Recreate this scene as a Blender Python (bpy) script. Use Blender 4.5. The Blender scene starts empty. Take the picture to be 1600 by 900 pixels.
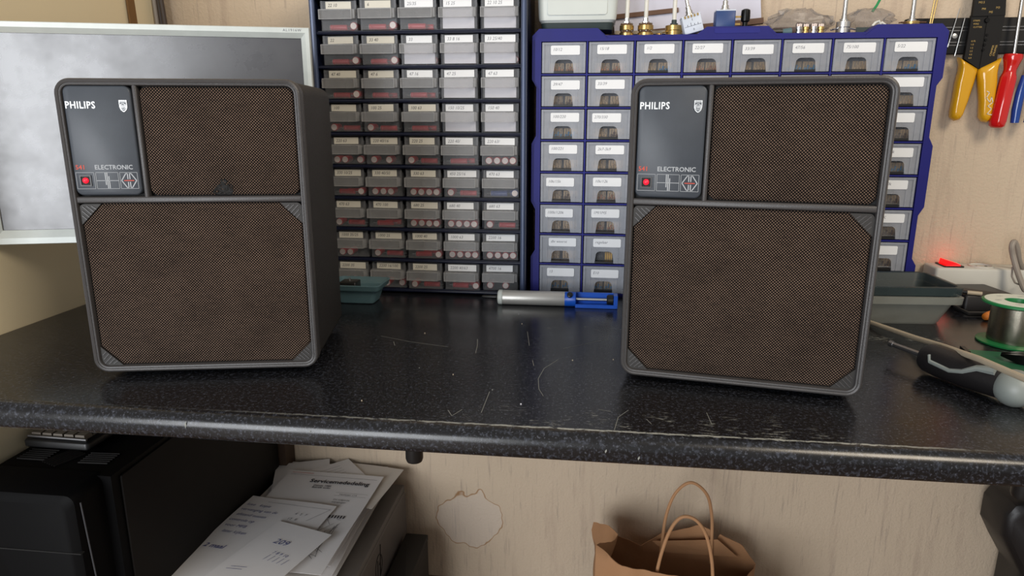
import bpy, bmesh, math, random
from mathutils import Vector, Matrix, noise
from mathutils.geometry import tessellate_polygon
R = random.Random(541)
PI = math.pi
T = 0.75                      # height of the worktop above the floor
S = bpy.context.scene
COL = S.collection

# ------------------------------------------------------------------ camera, world, lights, exposure
cam_d = bpy.data.cameras.new('camera'); cam_d.sensor_width = 36.0; cam_d.lens = 1075.26 * 36 / 1600
cam_d.clip_start = 0.02
cam = bpy.data.objects.new('camera', cam_d); COL.objects.link(cam)
cam.matrix_world = Matrix.Translation((0, 0, T + .3279)) @ Matrix.Rotation(.1182, 4, 'Z') @ Matrix.Rotation(PI/2 - .2396, 4, 'X') @ Matrix.Rotation(.0016, 4, 'Z')
S.camera = cam
w = bpy.data.worlds.new('room_ambient'); S.world = w; w.use_nodes = True
w.node_tree.nodes['Background'].inputs[0].default_value = (.95, .92, .90, 1)
w.node_tree.nodes['Background'].inputs[1].default_value = .40

def area(name, loc, target, sx, sy, power, color):
    d = bpy.data.lights.new(name, 'AREA'); d.shape = 'RECTANGLE'; d.size = sx; d.size_y = sy; d.energy = power; d.color = color
    o = bpy.data.objects.new(name, d); COL.objects.link(o); o.location = loc
    o.rotation_euler = (Vector(target) - Vector(loc)).to_track_quat('-Z', 'Y').to_euler()
    return o
area('window_daylight', (-1.45, -2.2, 1.12), (-.3, 1.3, .95), 1.7, 1.7, 92, (.93, .96, 1.0))
area('ceiling_lamp', (1.15, -.55, 2.35), (-.5, 1.2, .9), .7, .7, 28, (1.0, .87, .70))
S.view_settings.view_transform = 'Standard'
S.view_settings.look = 'None'
S.view_settings.exposure = 0.0
S.view_settings.gamma = 1.0
S.view_settings.use_curve_mapping = False

# ------------------------------------------------------------------ materials
ORD2 = ['first', 'second', 'third', 'fourth', 'fifth', 'sixth', 'seventh', 'eighth', 'ninth', 'tenth']
def srgb(r, g, b):
    f = lambda c: c/12.92 if c <= .04045 else ((c + .055)/1.055)**2.4
    return (f(r/255), f(g/255), f(b/255), 1)
class NT:
    def __init__(s, m): s.t = m.node_tree; s.n = s.t.nodes; s.b = s.n['Principled BSDF']; s.out = s.n['Material Output']
    def new(s, t, **k):
        n = s.n.new(t)
        for a, v in k.items():
            if a.startswith('i_'): n.inputs[a[2:].replace('_', ' ')].default_value = v
            else: setattr(n, a, v)
        return n
    def link(s, a, b): s.t.links.new(a, b)
    def math(s, op, a, b=None, c=None):
        n = s.n.new('ShaderNodeMath'); n.operation = op
        for i, v in enumerate((a, b, c)):
            if v is None: continue
            if hasattr(v, 'links'): s.link(v, n.inputs[i])
            else: n.inputs[i].default_value = v
        return n.outputs[0]
    def mix(s, f, a, b):
        n = s.n.new('ShaderNodeMix'); n.data_type = 'RGBA'
        for i, v in ((0, f), (6, a), (7, b)):
            if hasattr(v, 'links'): s.link(v, n.inputs[i])
            else: n.inputs[i].default_value = v
        return n.outputs[2]
    def noise(s, co, scale, detail=3, rough=.5):
        n = s.new('ShaderNodeTexNoise'); n.inputs['Scale'].default_value = scale; n.inputs['Detail'].default_value = detail; n.inputs['Roughness'].default_value = rough
        s.link(co, n.inputs['Vector']); return n.outputs['Fac']
    def ramp(s, f, lo, hi):
        n = s.new('ShaderNodeMapRange', clamp=True); s.link(f, n.inputs[0]); n.inputs[1].default_value = lo; n.inputs[2].default_value = hi
        return n.outputs[0]
    def bump(s, h, strength, dist=.001):
        n = s.new('ShaderNodeBump'); n.inputs['Strength'].default_value = strength; n.inputs['Distance'].default_value = dist
        s.link(h, n.inputs['Height']); s.link(n.outputs[0], s.b.inputs['Normal'])
def mapping(nt, co, scale):
    m = nt.new('ShaderNodeMapping'); m.inputs['Scale'].default_value = scale; nt.link(co, m.inputs['Vector']); return m.outputs[0]
MATS = {}
def pm(name, rgb, rough=.5, metal=0, spec=.5, var=.12, vscale=40, bump=0, bscale=300, emit=None, alpha=None, coat=0):
    """a plain procedural material: colour with noise variation, optional relief, optional see-through plastic"""
    m = bpy.data.materials.new(name); m.use_nodes = True; nt = NT(m); b = nt.b
    c = srgb(*rgb)
    co = nt.new('ShaderNodeTexCoord').outputs['Object']
    f = nt.noise(co, vscale, 3)
    lo = tuple(max(0, x*(1 - var)) for x in c[:3]) + (1,); hi = tuple(min(1, x*(1 + var)) for x in c[:3]) + (1,)
    nt.link(nt.mix(f, lo, hi), b.inputs['Base Color'])
    b.inputs['Roughness'].default_value = rough; b.inputs['Metallic'].default_value = metal; b.inputs['Specular IOR Level'].default_value = spec
    b.inputs['Coat Weight'].default_value = coat
    if bump: nt.bump(nt.noise(co, bscale, 3, .6), bump)
    if emit:
        b.inputs['Emission Color'].default_value = srgb(*emit[:3]); b.inputs['Emission Strength'].default_value = emit[3]
    if alpha is not None:
        tr = nt.new('ShaderNodeBsdfTransparent'); tr.inputs[0].default_value = tuple(min(1, .8 + .2*x) for x in c[:3]) + (1,)
        mx = nt.new('ShaderNodeMixShader'); mx.inputs[0].default_value = alpha
        nt.link(tr.outputs[0], mx.inputs[1]); nt.link(b.outputs[0], mx.inputs[2]); nt.link(mx.outputs[0], nt.out.inputs[0])
    MATS[name] = m
    return m

pm('frame_plastic', (62, 60, 60), .40, bump=.25, bscale=900)
pm('cabinet_leatherette', (34, 31, 29), .55, bump=.6, bscale=1400)
pm('panel_satin', (56, 62, 70), .42, bump=.15, bscale=1500, vscale=60)
pm('black_gap', (10, 10, 10), .7)
pm('ornament', (40, 38, 36), .6)
pm('silver_letter', (188, 190, 190), .35, .3)
pm('white_print', (168, 172, 176), .6)
pm('red_print', (196, 72, 52), .6)
pm('led_red', (235, 30, 50), .3, emit=(255, 20, 40, 1.6))
pm('rubber', (18, 18, 18), .8)
pm('silver_bezel', (196, 202, 198), .4, .1, bump=.05)
pm('dark_shell', (60, 62, 66), .5)
pm('navy', (16, 22, 44), .35, spec=.5)
pm('navy_edge', (70, 82, 110), .3, .2)
pm('blue_plastic', (26, 28, 112), .5, spec=.3, bump=.1, bscale=700)
pm('blue_bar', (30, 34, 122), .5, spec=.3)
pm('clear_front', (206, 208, 212), .2, alpha=.09)
pm('clear_lip', (206, 206, 206), .3, alpha=.25, vscale=90, var=.25)
pm('frosted', (210, 214, 222), .3, alpha=.32, vscale=60, var=.2)
pm('frosted_rim', (205, 210, 214), .3, alpha=.62)
pm('label_white', (236, 238, 240), .7, var=.03)
pm('label_cream', (216, 212, 199), .7, var=.04)
pm('ink_grey', (120, 122, 130), .8)
pm('ink_dark', (50, 50, 58), .8)
pm('ink_blue', (66, 74, 130), .8)
pm('cap_red', (196, 36, 44), .35)
pm('cap_blue', (50, 74, 140), .35)
pm('cap_end', (244, 228, 220), .4, 0)
pm('metal', (190, 190, 192), .25, 1)
pm('steel', (208, 208, 206), .3, 1, var=.05)
pm('brass', (190, 160, 100), .3, .9)
pm('wire_copper', (190, 130, 90), .4, .6)
pm('resistor_blue', (70, 130, 170), .45)
pm('resistor_tan', (190, 160, 120), .5)
pm('yellow_item', (222, 172, 30), .5)
pm('paper_slip', (234, 232, 238), .8, var=.05)
pm('white_plastic', (206, 212, 207), .4, var=.04)
pm('dark_green', (46, 58, 58), .6)
pm('translucent_knob', (222, 220, 210), .45)
pm('trimmer_white', (206, 214, 226), .5)
pm('trimmer_blue', (38, 66, 118), .45)
pm('black_plastic', (20, 20, 21), .4)
pm('black_gloss', (8, 8, 9), .32, spec=.25)
pm('brown_wood', (96, 66, 46), .6, vscale=20, var=.3)
pm('pale_card', (206, 206, 220), .7, var=.04)
pm('bag_film', (168, 164, 162), .22, alpha=.24, vscale=50, var=.3)
pm('magnet_black', (20, 19, 19), .6, spec=.25)
pm('aluminium', (140, 140, 142), .35, .9)
pm('yellow_grip', (214, 158, 20), .22, coat=.5, vscale=30, var=.06)
pm('red_handle', (200, 26, 20), .15, coat=.6, var=.1)
pm('blue_handle', (20, 62, 140), .2, coat=.4)
pm('gold_print', (176, 146, 80), .5)
pm('strip_white', (206, 204, 194), .45, var=.04)
pm('switch_red', (200, 10, 10), .4, emit=(255, 0, 4, 4))
pm('cable_grey', (150, 140, 128), .55)
pm('tub_dark', (62, 74, 76), .35, alpha=.55)
pm('tub_light', (160, 162, 154), .4, alpha=.48)
pm('tub_teal', (92, 122, 130), .4, alpha=.75)
pm('spool_green', (20, 116, 62), .4)
pm('spool_label', (216, 220, 206), .6)
pm('solder', (168, 162, 146), .26, 1, bump=.15, bscale=900)
pm('pcb_green', (34, 96, 66), .45)
pm('stick', (186, 172, 148), .6)
pm('tool_grey', (128, 134, 130), .45)
pm('tool_black', (26, 24, 25), .45, bump=.2)
pm('sucker_blue', (22, 84, 190), .35)
pm('orange', (210, 120, 40), .5)
pm('tower_bezel', (8, 8, 9), .55, spec=.08)
pm('satin_alu', (202, 200, 194), .42, .55, var=.03)
pm('tower_panel', (20, 18, 17), .6, spec=.2, bump=.2, bscale=900)
pm('key_grey', (104, 96, 86), .5)
pm('pc_grey', (92, 88, 86), .5)
pm('dark_block', (26, 22, 20), .7)
pm('post_brown', (66, 48, 34), .6)
pm('paper', (222, 221, 222), .85, var=.04, vscale=15)
pm('paper_old', (206, 200, 192), .85, var=.06, vscale=15)
pm('kraft', (172, 128, 90), .8, var=.16, vscale=14, bump=1.0, bscale=55)
pm('kraft_rope', (180, 134, 94), .75, bump=.6, bscale=500)
pm('strap_brown', (126, 92, 52), .7)
pm('cable_dark', (70, 60, 54), .5)
pm('cable_pale', (150, 142, 134), .5)
pm('scratch', (138, 140, 134), .7)
pm('green_wire', (30, 140, 80), .4)

def mat_cloth(name, light, dark):
    m = bpy.data.materials.new(name); m.use_nodes = True; nt = NT(m)
    co = nt.new('ShaderNodeTexCoord').outputs['Object']
    sx = nt.new('ShaderNodeSeparateXYZ'); nt.link(co, sx.inputs[0])
    k = 2*PI/.0036
    wob = nt.noise(co, 90, 2); wo = nt.math('MULTIPLY', wob, 1.6)
    a = nt.math('COSINE', nt.math('ADD', nt.math('MULTIPLY', sx.outputs[0], k), wo))
    b = nt.math('COSINE', nt.math('ADD', nt.math('MULTIPLY', sx.outputs[2], k), wo))
    p = nt.math('MULTIPLY', a, b)
    dots = nt.ramp(p, .0, .85)
    th = nt.noise(mapping(nt, co, (600, 600, 90)), 1, 2)      # thread to thread colour changes
    th2 = nt.noise(mapping(nt, co, (90, 90, 500)), 1, 2)
    patch = nt.noise(co, 18, 4)
    lv = nt.math('MULTIPLY', dots, nt.math('MULTIPLY', nt.math('ADD', th, th2), nt.math('ADD', patch, .45)))
    col = nt.mix(nt.ramp(lv, 0, 1), srgb(*dark), srgb(*light))
    nt.link(col, nt.b.inputs['Base Color']); nt.b.inputs['Roughness'].default_value = .95; nt.b.inputs['Specular IOR Level'].default_value = .15
    nt.bump(dots, .5, .0006)
    MATS[name] = m
mat_cloth('cloth', (130, 108, 92), (14, 11, 11))

def mat_worktop():
    m = bpy.data.materials.new('worktop_laminate'); m.use_nodes = True; nt = NT(m)
    co = nt.new('ShaderNodeTexCoord').outputs['Object']
    sp = nt.new('ShaderNodeSeparateXYZ'); nt.link(co, sp.inputs[0])
    n1 = nt.noise(co, 210, 5, .65); n2 = nt.noise(co, 420, 2)
    col = nt.mix(nt.ramp(n1, .5, .74), srgb(19, 19, 21), srgb(64, 68, 78))
    col = nt.mix(nt.math('MULTIPLY', nt.ramp(n2, .62, .74), .6), col, srgb(92, 94, 102))
    # pale wear along the front lip: a broken line, with scuffs behind it
    wv = nt.math('MULTIPLY', nt.math('SUBTRACT', nt.noise(co, 60, 3), .5), .006)
    d = nt.math('ABSOLUTE', nt.math('SUBTRACT', nt.math('ADD', sp.outputs[1], wv), .0155))
    line = nt.math('SUBTRACT', 1, nt.ramp(d, .0006, .0020))
    xl = nt.math('MULTIPLY', nt.ramp(sp.outputs[0], -.45, -.05), nt.math('SUBTRACT', 1, nt.ramp(sp.outputs[0], .30, .42)))
    brk = nt.ramp(nt.noise(co, 70, 5, .75), .38, .50)
    line = nt.math('MULTIPLY', nt.math('MULTIPLY', line, brk), nt.math('ADD', nt.math('MULTIPLY', xl, .95), .05))
    sc = nt.ramp(nt.noise(mapping(nt, co, (70, 260, 1)), 1, 5, .75), .53, .62); sc = nt.math('MULTIPLY', sc, nt.ramp(nt.noise(co, 26, 4, .6), .50, .62))
    scz = nt.math('MULTIPLY', nt.ramp(sp.outputs[1], .008, .02), nt.math('SUBTRACT', 1, nt.ramp(sp.outputs[1], .03, .085)))
    sc2z = nt.math('MULTIPLY', nt.math('SUBTRACT', 1, nt.ramp(nt.math('ABSOLUTE', nt.math('SUBTRACT', sp.outputs[1], .395)), .004, .020)), nt.ramp(sp.outputs[0], -.16, .02))
    scx = nt.math('MULTIPLY', scz, nt.math('MULTIPLY', nt.ramp(sp.outputs[0], -.20, .06), nt.math('SUBTRACT', 1, nt.ramp(sp.outputs[0], .20, .32))))
    scr = nt.math('MULTIPLY', sc, nt.math('ADD', scx, sc2z))
    hair = nt.math('MULTIPLY', nt.ramp(nt.noise(mapping(nt, co, (60, 900, 1)), 1, 4, .7), .66, .8), .35)
    marks = nt.math('MINIMUM', nt.math('ADD', nt.math('ADD', line, scr), hair), 1)
    top = nt.ramp(sp.outputs[2], -.005, -.001)
    col = nt.mix(nt.math('MULTIPLY', marks, top), col, srgb(160, 161, 154))
    nt.link(col, nt.b.inputs['Base Color'])
    rg = nt.math('ADD', nt.math('MULTIPLY', nt.noise(co, 30, 4), .14), .17)
    nt.link(rg, nt.b.inputs['Roughness']); nt.b.inputs['Specular IOR Level'].default_value = .5
    nt.bump(nt.noise(co, 500, 3), .05, .0006)
    MATS['worktop'] = m
mat_worktop()

def mat_wall():
    m = bpy.data.materials.new('wallpaper'); m.use_nodes = True; nt = NT(m)
    co = nt.new('ShaderNodeTexCoord').outputs['Object']
    sp = nt.new('ShaderNodeSeparateXYZ'); nt.link(co, sp.inputs[0])
    base = nt.mix(nt.noise(co, 3, 3), srgb(208, 189, 166), srgb(194, 176, 152))
    st = nt.noise(mapping(nt, co, (42, 1, 4.5)), 1, 4, .65)           # printed vertical streaks
    base = nt.mix(nt.math('MULTIPLY', nt.ramp(st, .54, .70), .32), base, srgb(160, 138, 124))
    st2 = nt.noise(mapping(nt, co, (150, 1, 9)), 1, 3, .6)
    base = nt.mix(nt.math('MULTIPLY', nt.ramp(st2, .60, .72), .36), base, srgb(132, 118, 112))
    # dried water stain below the desk
    dx = nt.math('MULTIPLY', nt.math('SUBTRACT', sp.outputs[0], -.270), .90); dz = nt.math('MULTIPLY', nt.math('SUBTRACT', sp.outputs[2], T - .588), 1.0)
    r = nt.math('SQRT', nt.math('ADD', nt.math('MULTIPLY', dx, dx), nt.math('MULTIPLY', dz, dz)))
    r = nt.math('ADD', r, nt.math('MULTIPLY', nt.math('SUBTRACT', nt.noise(co, 17, 2), .5), .075))
    ring = nt.math('SUBTRACT', 1, nt.ramp(nt.math('ABSOLUTE', nt.math('SUBTRACT', r, .068)), .0003, .0019))
    inner = nt.math('SUBTRACT', 1, nt.ramp(r, .064, .068))
    base = nt.mix(nt.math('MULTIPLY', inner, .22), base, srgb(214, 208, 206))
    base = nt.mix(nt.math('MULTIPLY', ring, .85), base, srgb(150, 108, 66))
    nt.link(base, nt.b.inputs['Base Color']); nt.b.inputs['Roughness'].default_value = .85; nt.b.inputs['Specular IOR Level'].default_value = .25
    h = nt.math('ADD', nt.noise(co, 170, 4, .6), nt.math('MULTIPLY', nt.noise(mapping(nt, co, (90, 1, 30)), 1, 3), .6))
    nt.bump(h, .7, .0025)
    MATS['wallpaper'] = m
mat_wall()
pm('left_paint', (238, 224, 190), .6, var=.04, vscale=3)
pm('floor_wood', (120, 96, 74), .5, var=.25, vscale=8)

def mat_screen():
    m = bpy.data.materials.new('screen_antiglare'); m.use_nodes = True; nt = NT(m)
    co = nt.new('ShaderNodeTexCoord').outputs['Object']
    sm = nt.noise(co, 14, 5, .65)
    nt.link(nt.mix(nt.ramp(sm, .45, .7), srgb(58, 58, 62), srgb(48, 47, 50)), nt.b.inputs['Base Color'])
    nt.link(nt.math('ADD', nt.math('MULTIPLY', nt.ramp(sm, .4, .75), .12), .26), nt.b.inputs['Roughness'])
    nt.b.inputs['Specular IOR Level'].default_value = 1.0
    MATS['screen'] = m
mat_screen()

# ------------------------------------------------------------------ mesh helpers
class MB:
    def __init__(s): s.v = []; s.f = []; s.m = []
    def add(s, vs, fs, mi=0):
        o = len(s.v); s.v += [tuple(p) for p in vs]
        for f in fs: s.f.append(tuple(i + o for i in f)); s.m.append(mi)
        return s
    def box(s, x0, x1, y0, y1, z0, z1, mi=0):
        return s.add([(x0,y0,z0),(x1,y0,z0),(x1,y1,z0),(x0,y1,z0),(x0,y0,z1),(x1,y0,z1),(x1,y1,z1),(x0,y1,z1)],
                     [(0,3,2,1),(4,5,6,7),(0,1,5,4),(1,2,6,5),(2,3,7,6),(3,0,4,7)], mi)
    def loft(s, loops, cap0=True, cap1=True, mi=0):
        n = len(loops[0]); o = len(s.v)
        for L in loops: s.v += [tuple(p) for p in L]
        for k in range(len(loops) - 1):
            a = o + k*n; b = a + n
            for i in range(n): j = (i + 1) % n; s.f.append((a+i, a+j, b+j, b+i)); s.m.append(mi)
        if cap0: s.f.append(tuple(o + i for i in reversed(range(n)))); s.m.append(mi)
        if cap1: b = o + (len(loops)-1)*n; s.f.append(tuple(b + i for i in range(n))); s.m.append(mi)
        return s
    def tube(s, pts, r, n=8, mi=0, caps=True):
        P = [Vector(p) for p in pts]; loops = []
        up = Vector((0, 0, 1)); 
        t0 = (P[1] - P[0]).normalized()
        if abs(t0.dot(up)) > .95: up = Vector((0, 1, 0))
        u = t0.cross(up).normalized()
        for i, p in enumerate(P):
            t = (P[min(i+1, len(P)-1)] - P[max(i-1, 0)]).normalized()
            u = (u - t*u.dot(t)).normalized(); q = t.cross(u)
            rr = r[i] if isinstance(r, (list, tuple)) else r
            loops.append([p + (u*math.cos(a) + q*math.sin(a))*rr for a in [2*PI*k/n for k in range(n)]])
        return s.loft(loops, caps, caps, mi)
    def lathe(s, prof, n=24, org=(0,0,0), axis='Z', mi=0):
        """profile of (radius, height) pairs turned about an axis"""
        o = Vector(org); loops = []
        if isinstance(axis, str): ax = {'X': Vector((1,0,0)), 'Y': Vector((0,1,0)), 'Z': Vector((0,0,1))}[axis]
        else: ax = Vector(axis).normalized()
        u = ax.orthogonal().normalized(); q = ax.cross(u)
        for r, h in prof: loops.append([o + ax*h + (u*math.cos(a) + q*math.sin(a))*max(r, 1e-5) for a in [2*PI*k/n for k in range(n)]])
        return s.loft(loops, True, True, mi)
    def prism(s, outer, y0, y1, holes=(), mi=0):
        """outline (x, z) with holes, extruded from y0 (front) to y1 (back)"""
        polys = [list(outer)] + [list(h) for h in holes]
        flat = [p for L in polys for p in L]
        tris = tessellate_polygon([[Vector((p[0], p[1], 0)) for p in L] for L in polys])
        o = len(s.v); n = len(flat)
        s.v += [(p[0], y0, p[1]) for p in flat] + [(p[0], y1, p[1]) for p in flat]
        for a, b, c in tris:
            A, B, C = flat[a], flat[b], flat[c]
            if (B[0]-A[0])*(C[1]-A[1]) - (B[1]-A[1])*(C[0]-A[0]) < 0: a, b, c = a, c, b
            s.f.append((o+a, o+b, o+c)); s.m.append(mi); s.f.append((o+n+a, o+n+c, o+n+b)); s.m.append(mi)
        k = 0
        for L in polys:
            for i in range(len(L)):
                a = o + k + i; b = o + k + (i + 1) % len(L); s.f.append((a, a+n, b+n, b)); s.m.append(mi)
            k += len(L)
        return s
    def build(s, name, mats, parent=None, loc=(0,0,0), rot=(0,0,0), ang=35):
        me = bpy.data.meshes.new(name); me.from_pydata(s.v, [], s.f)
        if not isinstance(mats, (list, tuple)): mats = [mats]
        for m in mats: me.materials.append(MATS[m])
        me.polygons.foreach_set('material_index', s.m)
        bm = bmesh.new(); bm.from_mesh(me); bmesh.ops.recalc_face_normals(bm, faces=bm.faces); bm.to_mesh(me); bm.free()
        me.polygons.foreach_set('use_smooth', [True]*len(me.polygons)); me.set_sharp_from_angle(angle=math.radians(ang))
        return link(name, me, parent, loc, rot)
def link(name, me, parent=None, loc=(0,0,0), rot=(0,0,0)):
    o = bpy.data.objects.new(name, me); COL.objects.link(o); o.location = loc; o.rotation_euler = rot
    if parent: o.parent = parent
    return o
def tag(o, label, cat, group=None, kind=None):
    o['label'] = label; o['category'] = cat
    if group: o['group'] = group
    if kind: o['kind'] = kind
    return o
def thing(name, label, cat, loc=(0,0,0), rz=0, group=None, rot=None):
    o = bpy.data.objects.new(name, None); o.empty_display_size = .02; COL.objects.link(o); o.location = loc; o.rotation_euler = rot or (0, 0, rz)
    return tag(o, label, cat, group)
def struct(o): o['kind'] = 'structure'; return o
def rrect(x0, x1, z0, z1, r, n=5):
    P = []
    for cx, cz, a0 in ((x1-r, z1-r, 0), (x0+r, z1-r, PI/2), (x0+r, z0+r, PI), (x1-r, z0+r, 1.5*PI)):
        for k in range(n+1):
            a = a0 + PI/2*k/n; P.append((cx + r*math.cos(a), cz + r*math.sin(a)))
    return P
def rr3(x0, x1, z0, z1, r, y, n=5, ins=0):
    return [(x, y, z) for x, z in rrect(x0+ins, x1-ins, z0+ins, z1-ins, max(r-ins, .0004), n)]
def rblock(mb, x0, x1, y0, y1, z0, z1, r, b=.002, n=5, mi=0):
    """block with rounded vertical-face outline (x, z) and bevelled front and back"""
    return mb.loft([rr3(x0,x1,z0,z1,r,y0,n,b), rr3(x0,x1,z0,z1,r,y0+b*.4,n,b*.35), rr3(x0,x1,z0,z1,r,y0+b,n), rr3(x0,x1,z0,z1,r,y1-b,n), rr3(x0,x1,z0,z1,r,y1,n,b)], mi=mi)
def zblock(mb, x0, x1, y0, y1, z0, z1, r, b=.002, n=4, mi=0):
    """block rounded in plan (x, y) with bevelled top and bottom"""
    L = lambda z, i: [(x, y, z) for x, y in rrect(x0+i, x1-i, y0+i, y1-i, max(r-i, .0004), n)]
    return mb.loft([L(z0, b), L(z0+b, 0), L(z1-b, 0), L(z1-b*.3, b*.4), L(z1, b)], mi=mi)
_tx = {}
def text_geo(s, size, bold=0, shear=0, extrude=0, align='LEFT', res=2, space=1):
    k = (s, size, bold, shear, extrude, align, res, space)
    if k in _tx: return _tx[k]
    c = bpy.data.curves.new('lettering', 'FONT'); c.body = s; c.size = size; c.offset = bold; c.shear = shear; c.extrude = extrude; c.align_x = align; c.resolution_u = res; c.space_character = space
    c.fill_mode = 'BOTH' if extrude else 'FRONT'
    o = bpy.data.objects.new('lettering', c); COL.objects.link(o)
    me = bpy.data.meshes.new_from_object(o)
    g = ([tuple(v.co) for v in me.vertices], [tuple(p.vertices) for p in me.polygons])
    bpy.data.objects.remove(o); bpy.data.curves.remove(c); bpy.data.meshes.remove(me)
    _tx[k] = g; return g
def put_text(mb, s, x, y, z, size, mi=0, sx=1, rot=0, plane='XZ', **k):
    """lettering whose plane faces -y (XZ) or +z (XY)"""
    vs, fs = text_geo(s, size, **k); c, q = math.cos(rot), math.sin(rot)
    out = []
    for a, b, d in vs:
        a *= sx; a, b = a*c - b*q, a*q + b*c
        out.append((x+a, y-d, z+b) if plane == 'XZ' else (x+a, y+b, z+d))
    return mb.add(out, fs, mi)
def strip(mb, pts, wd, y, th=.0003, mi=0, closed=False):
    """thin printed line along (x, z) points on a face at y"""
    n = len(pts)
    for i in range(n if closed else n-1):
        a = Vector(pts[i]); b = Vector(pts[(i+1) % n]); t = (b-a).normalized(); q = Vector((-t[1], t[0]))*wd/2; a2 = a - t*wd/2; b2 = b + t*wd/2
        mb.prism([a2-q, b2-q, b2+q, a2+q], y-th, y, mi=mi)
    return mb
NUM = ['one', 'two', 'three', 'four', 'five', 'six', 'seven', 'eight', 'nine', 'ten']
ORD = ['first', 'second', 'third', 'fourth', 'fifth', 'sixth', 'seventh', 'eighth', 'ninth', 'tenth']

# ------------------------------------------------------------------ the setting
YW = 1.43
o = MB().box(-1.6, 2.4, YW, YW+.08, 0, 2.5).build('wall_back', 'wallpaper'); struct(o)
lw = MB().box(-.08, 0, .80, 1.8, 0, 2.5).build('partition_left', 'left_paint', loc=(-.935, 0, 0), rot=(0, 0, -.0164)); struct(lw)
o = MB().box(-1.6, 2.4, -2.6, YW+.08, -.06, 0).build('floor', 'floor_wood'); struct(o)
# ------------------------------------------------------------------ worktop
YT = .6816
wt = thing('worktop', 'long black granite-look laminate worktop with a scratched rounded front edge', 'worktop', (0, YT, T))
th = .0332; rr = .017
prof = [(YW-YT-.002, 0)] + [(rr - rr*math.sin(a), -rr + rr*math.cos(a)) for a in [PI/2*k/8 for k in range(9)]] + [(.008 - .008*math.cos(a), -th + .008 - .008*math.sin(a)) for a in [PI/2*k/6 for k in range(7)]] + [(YW-YT-.002, -th)]
nx = 2
mb = MB(); mb.loft([[(x, y, z) for y, z in prof] for x in (-.915, 1.25)]); mb.build('top_slab', 'worktop', wt, ang=50)
for sx_ in (-.209, .481):
    MB().lathe([(.0108, -th), (.0108, -.074), (.0095, -.078), (.004, -.079)], 20, (sx_, .75-YT, 0)).build('leg_socket', 'black_plastic', wt)
post = thing('support_post', 'brown wooden post holding the worktop at the wall behind the computer tower', 'post', (-.709, YW-.027, 0)); MB().box(-.019, .019, -.022, .024, .02, T-th-.001).build('timber', 'post_brown', post); MB().box(-.023, .023, -.025, .025, 0, .02).build('foot', 'black_plastic', post)
CAM_POSE = Matrix.Translation((0, 0, T + .3279)) @ Matrix.Rotation(.1182, 4, 'Z') @ Matrix.Rotation(PI/2 - .2396, 4, 'X') @ Matrix.Rotation(.0016, 4, 'Z')   # fixed copy of the camera pose: turns image pixels into places in the room
def uv(u, v, z=T):
    """place on a level plane from an image pixel"""
    d = CAM_POSE.to_3x3() @ Vector(((u-800)/1075.26, (450-v)/1075.26, -1)); c = CAM_POSE.translation
    return c + d*((z - c.z)/d.z)
def yv(u, v, y):  # place on an upright plane from an image pixel
    d = CAM_POSE.to_3x3() @ Vector(((u-800)/1075.26, (450-v)/1075.26, -1)); c = CAM_POSE.translation
    return c + d*((y - c.y)/d.y)
scr = [[(595, 525), (640, 534), (700, 542)], [(746, 530), (746, 540), (743, 552)], [(824, 518), (827, 540)], [(872, 562), (850, 576), (841, 592), (842, 608), (849, 619)], [(615, 534), (617, 540)],
       [(700, 641), (706, 650), (722, 640)], [(765, 612), (752, 645)], [(960, 672), (966, 652), (982, 641)], [(832, 563), (834, 572)], [(935, 640), (954, 643)], [(1208, 665), (1222, 668)], [(1010, 655), (1018, 663)],
       [(1104, 645), (1112, 663)], [(880, 545), (950, 530)]]
for L in scr:
    P = [uv(*p) for p in L]; m2 = MB()
    for a, b in zip(P, P[1:]):
        t = (b-a).normalized(); q = Vector((-t.y, t.x, 0))*.0003
        m2.add([tuple(Vector(k) - wt.location) for k in (a-q+Vector((0,0,.0002)), b-q+Vector((0,0,.0002)), b+q+Vector((0,0,.0002)), a+q+Vector((0,0,.0002)))], [(0,1,2,3)])
    m2.build('scratch', 'scratch', wt)
chip = MB()
for (x, zt, zb) in ((-.459, -.008, -.018), (.02, -.014, -.019), (.055, -.020, -.025), (-.31, -.012, -.014)):
    chip.add([(x, -.0003, zb), (x+.0016, -.0003, (zt+zb)/2), (x+.0012, -.0003, zt), (x-.0006, -.0003, (zt+zb)/2)], [(0,1,2,3)])
chip.build('edge_chips', 'scratch', wt)
rs = random.Random(3)
for k, (cu, cv) in enumerate(sorted((rs.uniform(560, 960), rs.uniform(480, 655)) for _ in range(10))):
    p = uv(cu, cv)
    q = MB(); r_ = rs.uniform(.0005, .0010); q.lathe([(r_, 0), (r_*.7, .0012), (0, .0014)], 5)
    tag(q.build('crumb', R.choice(['scratch', 'stick', 'paper_slip']), None, (p.x, p.y, T)), 'tiny pale crumb on the worktop between the loudspeakers, %s from the left' % ORD2[k], 'crumb', 'crumbs on the worktop')

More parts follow.
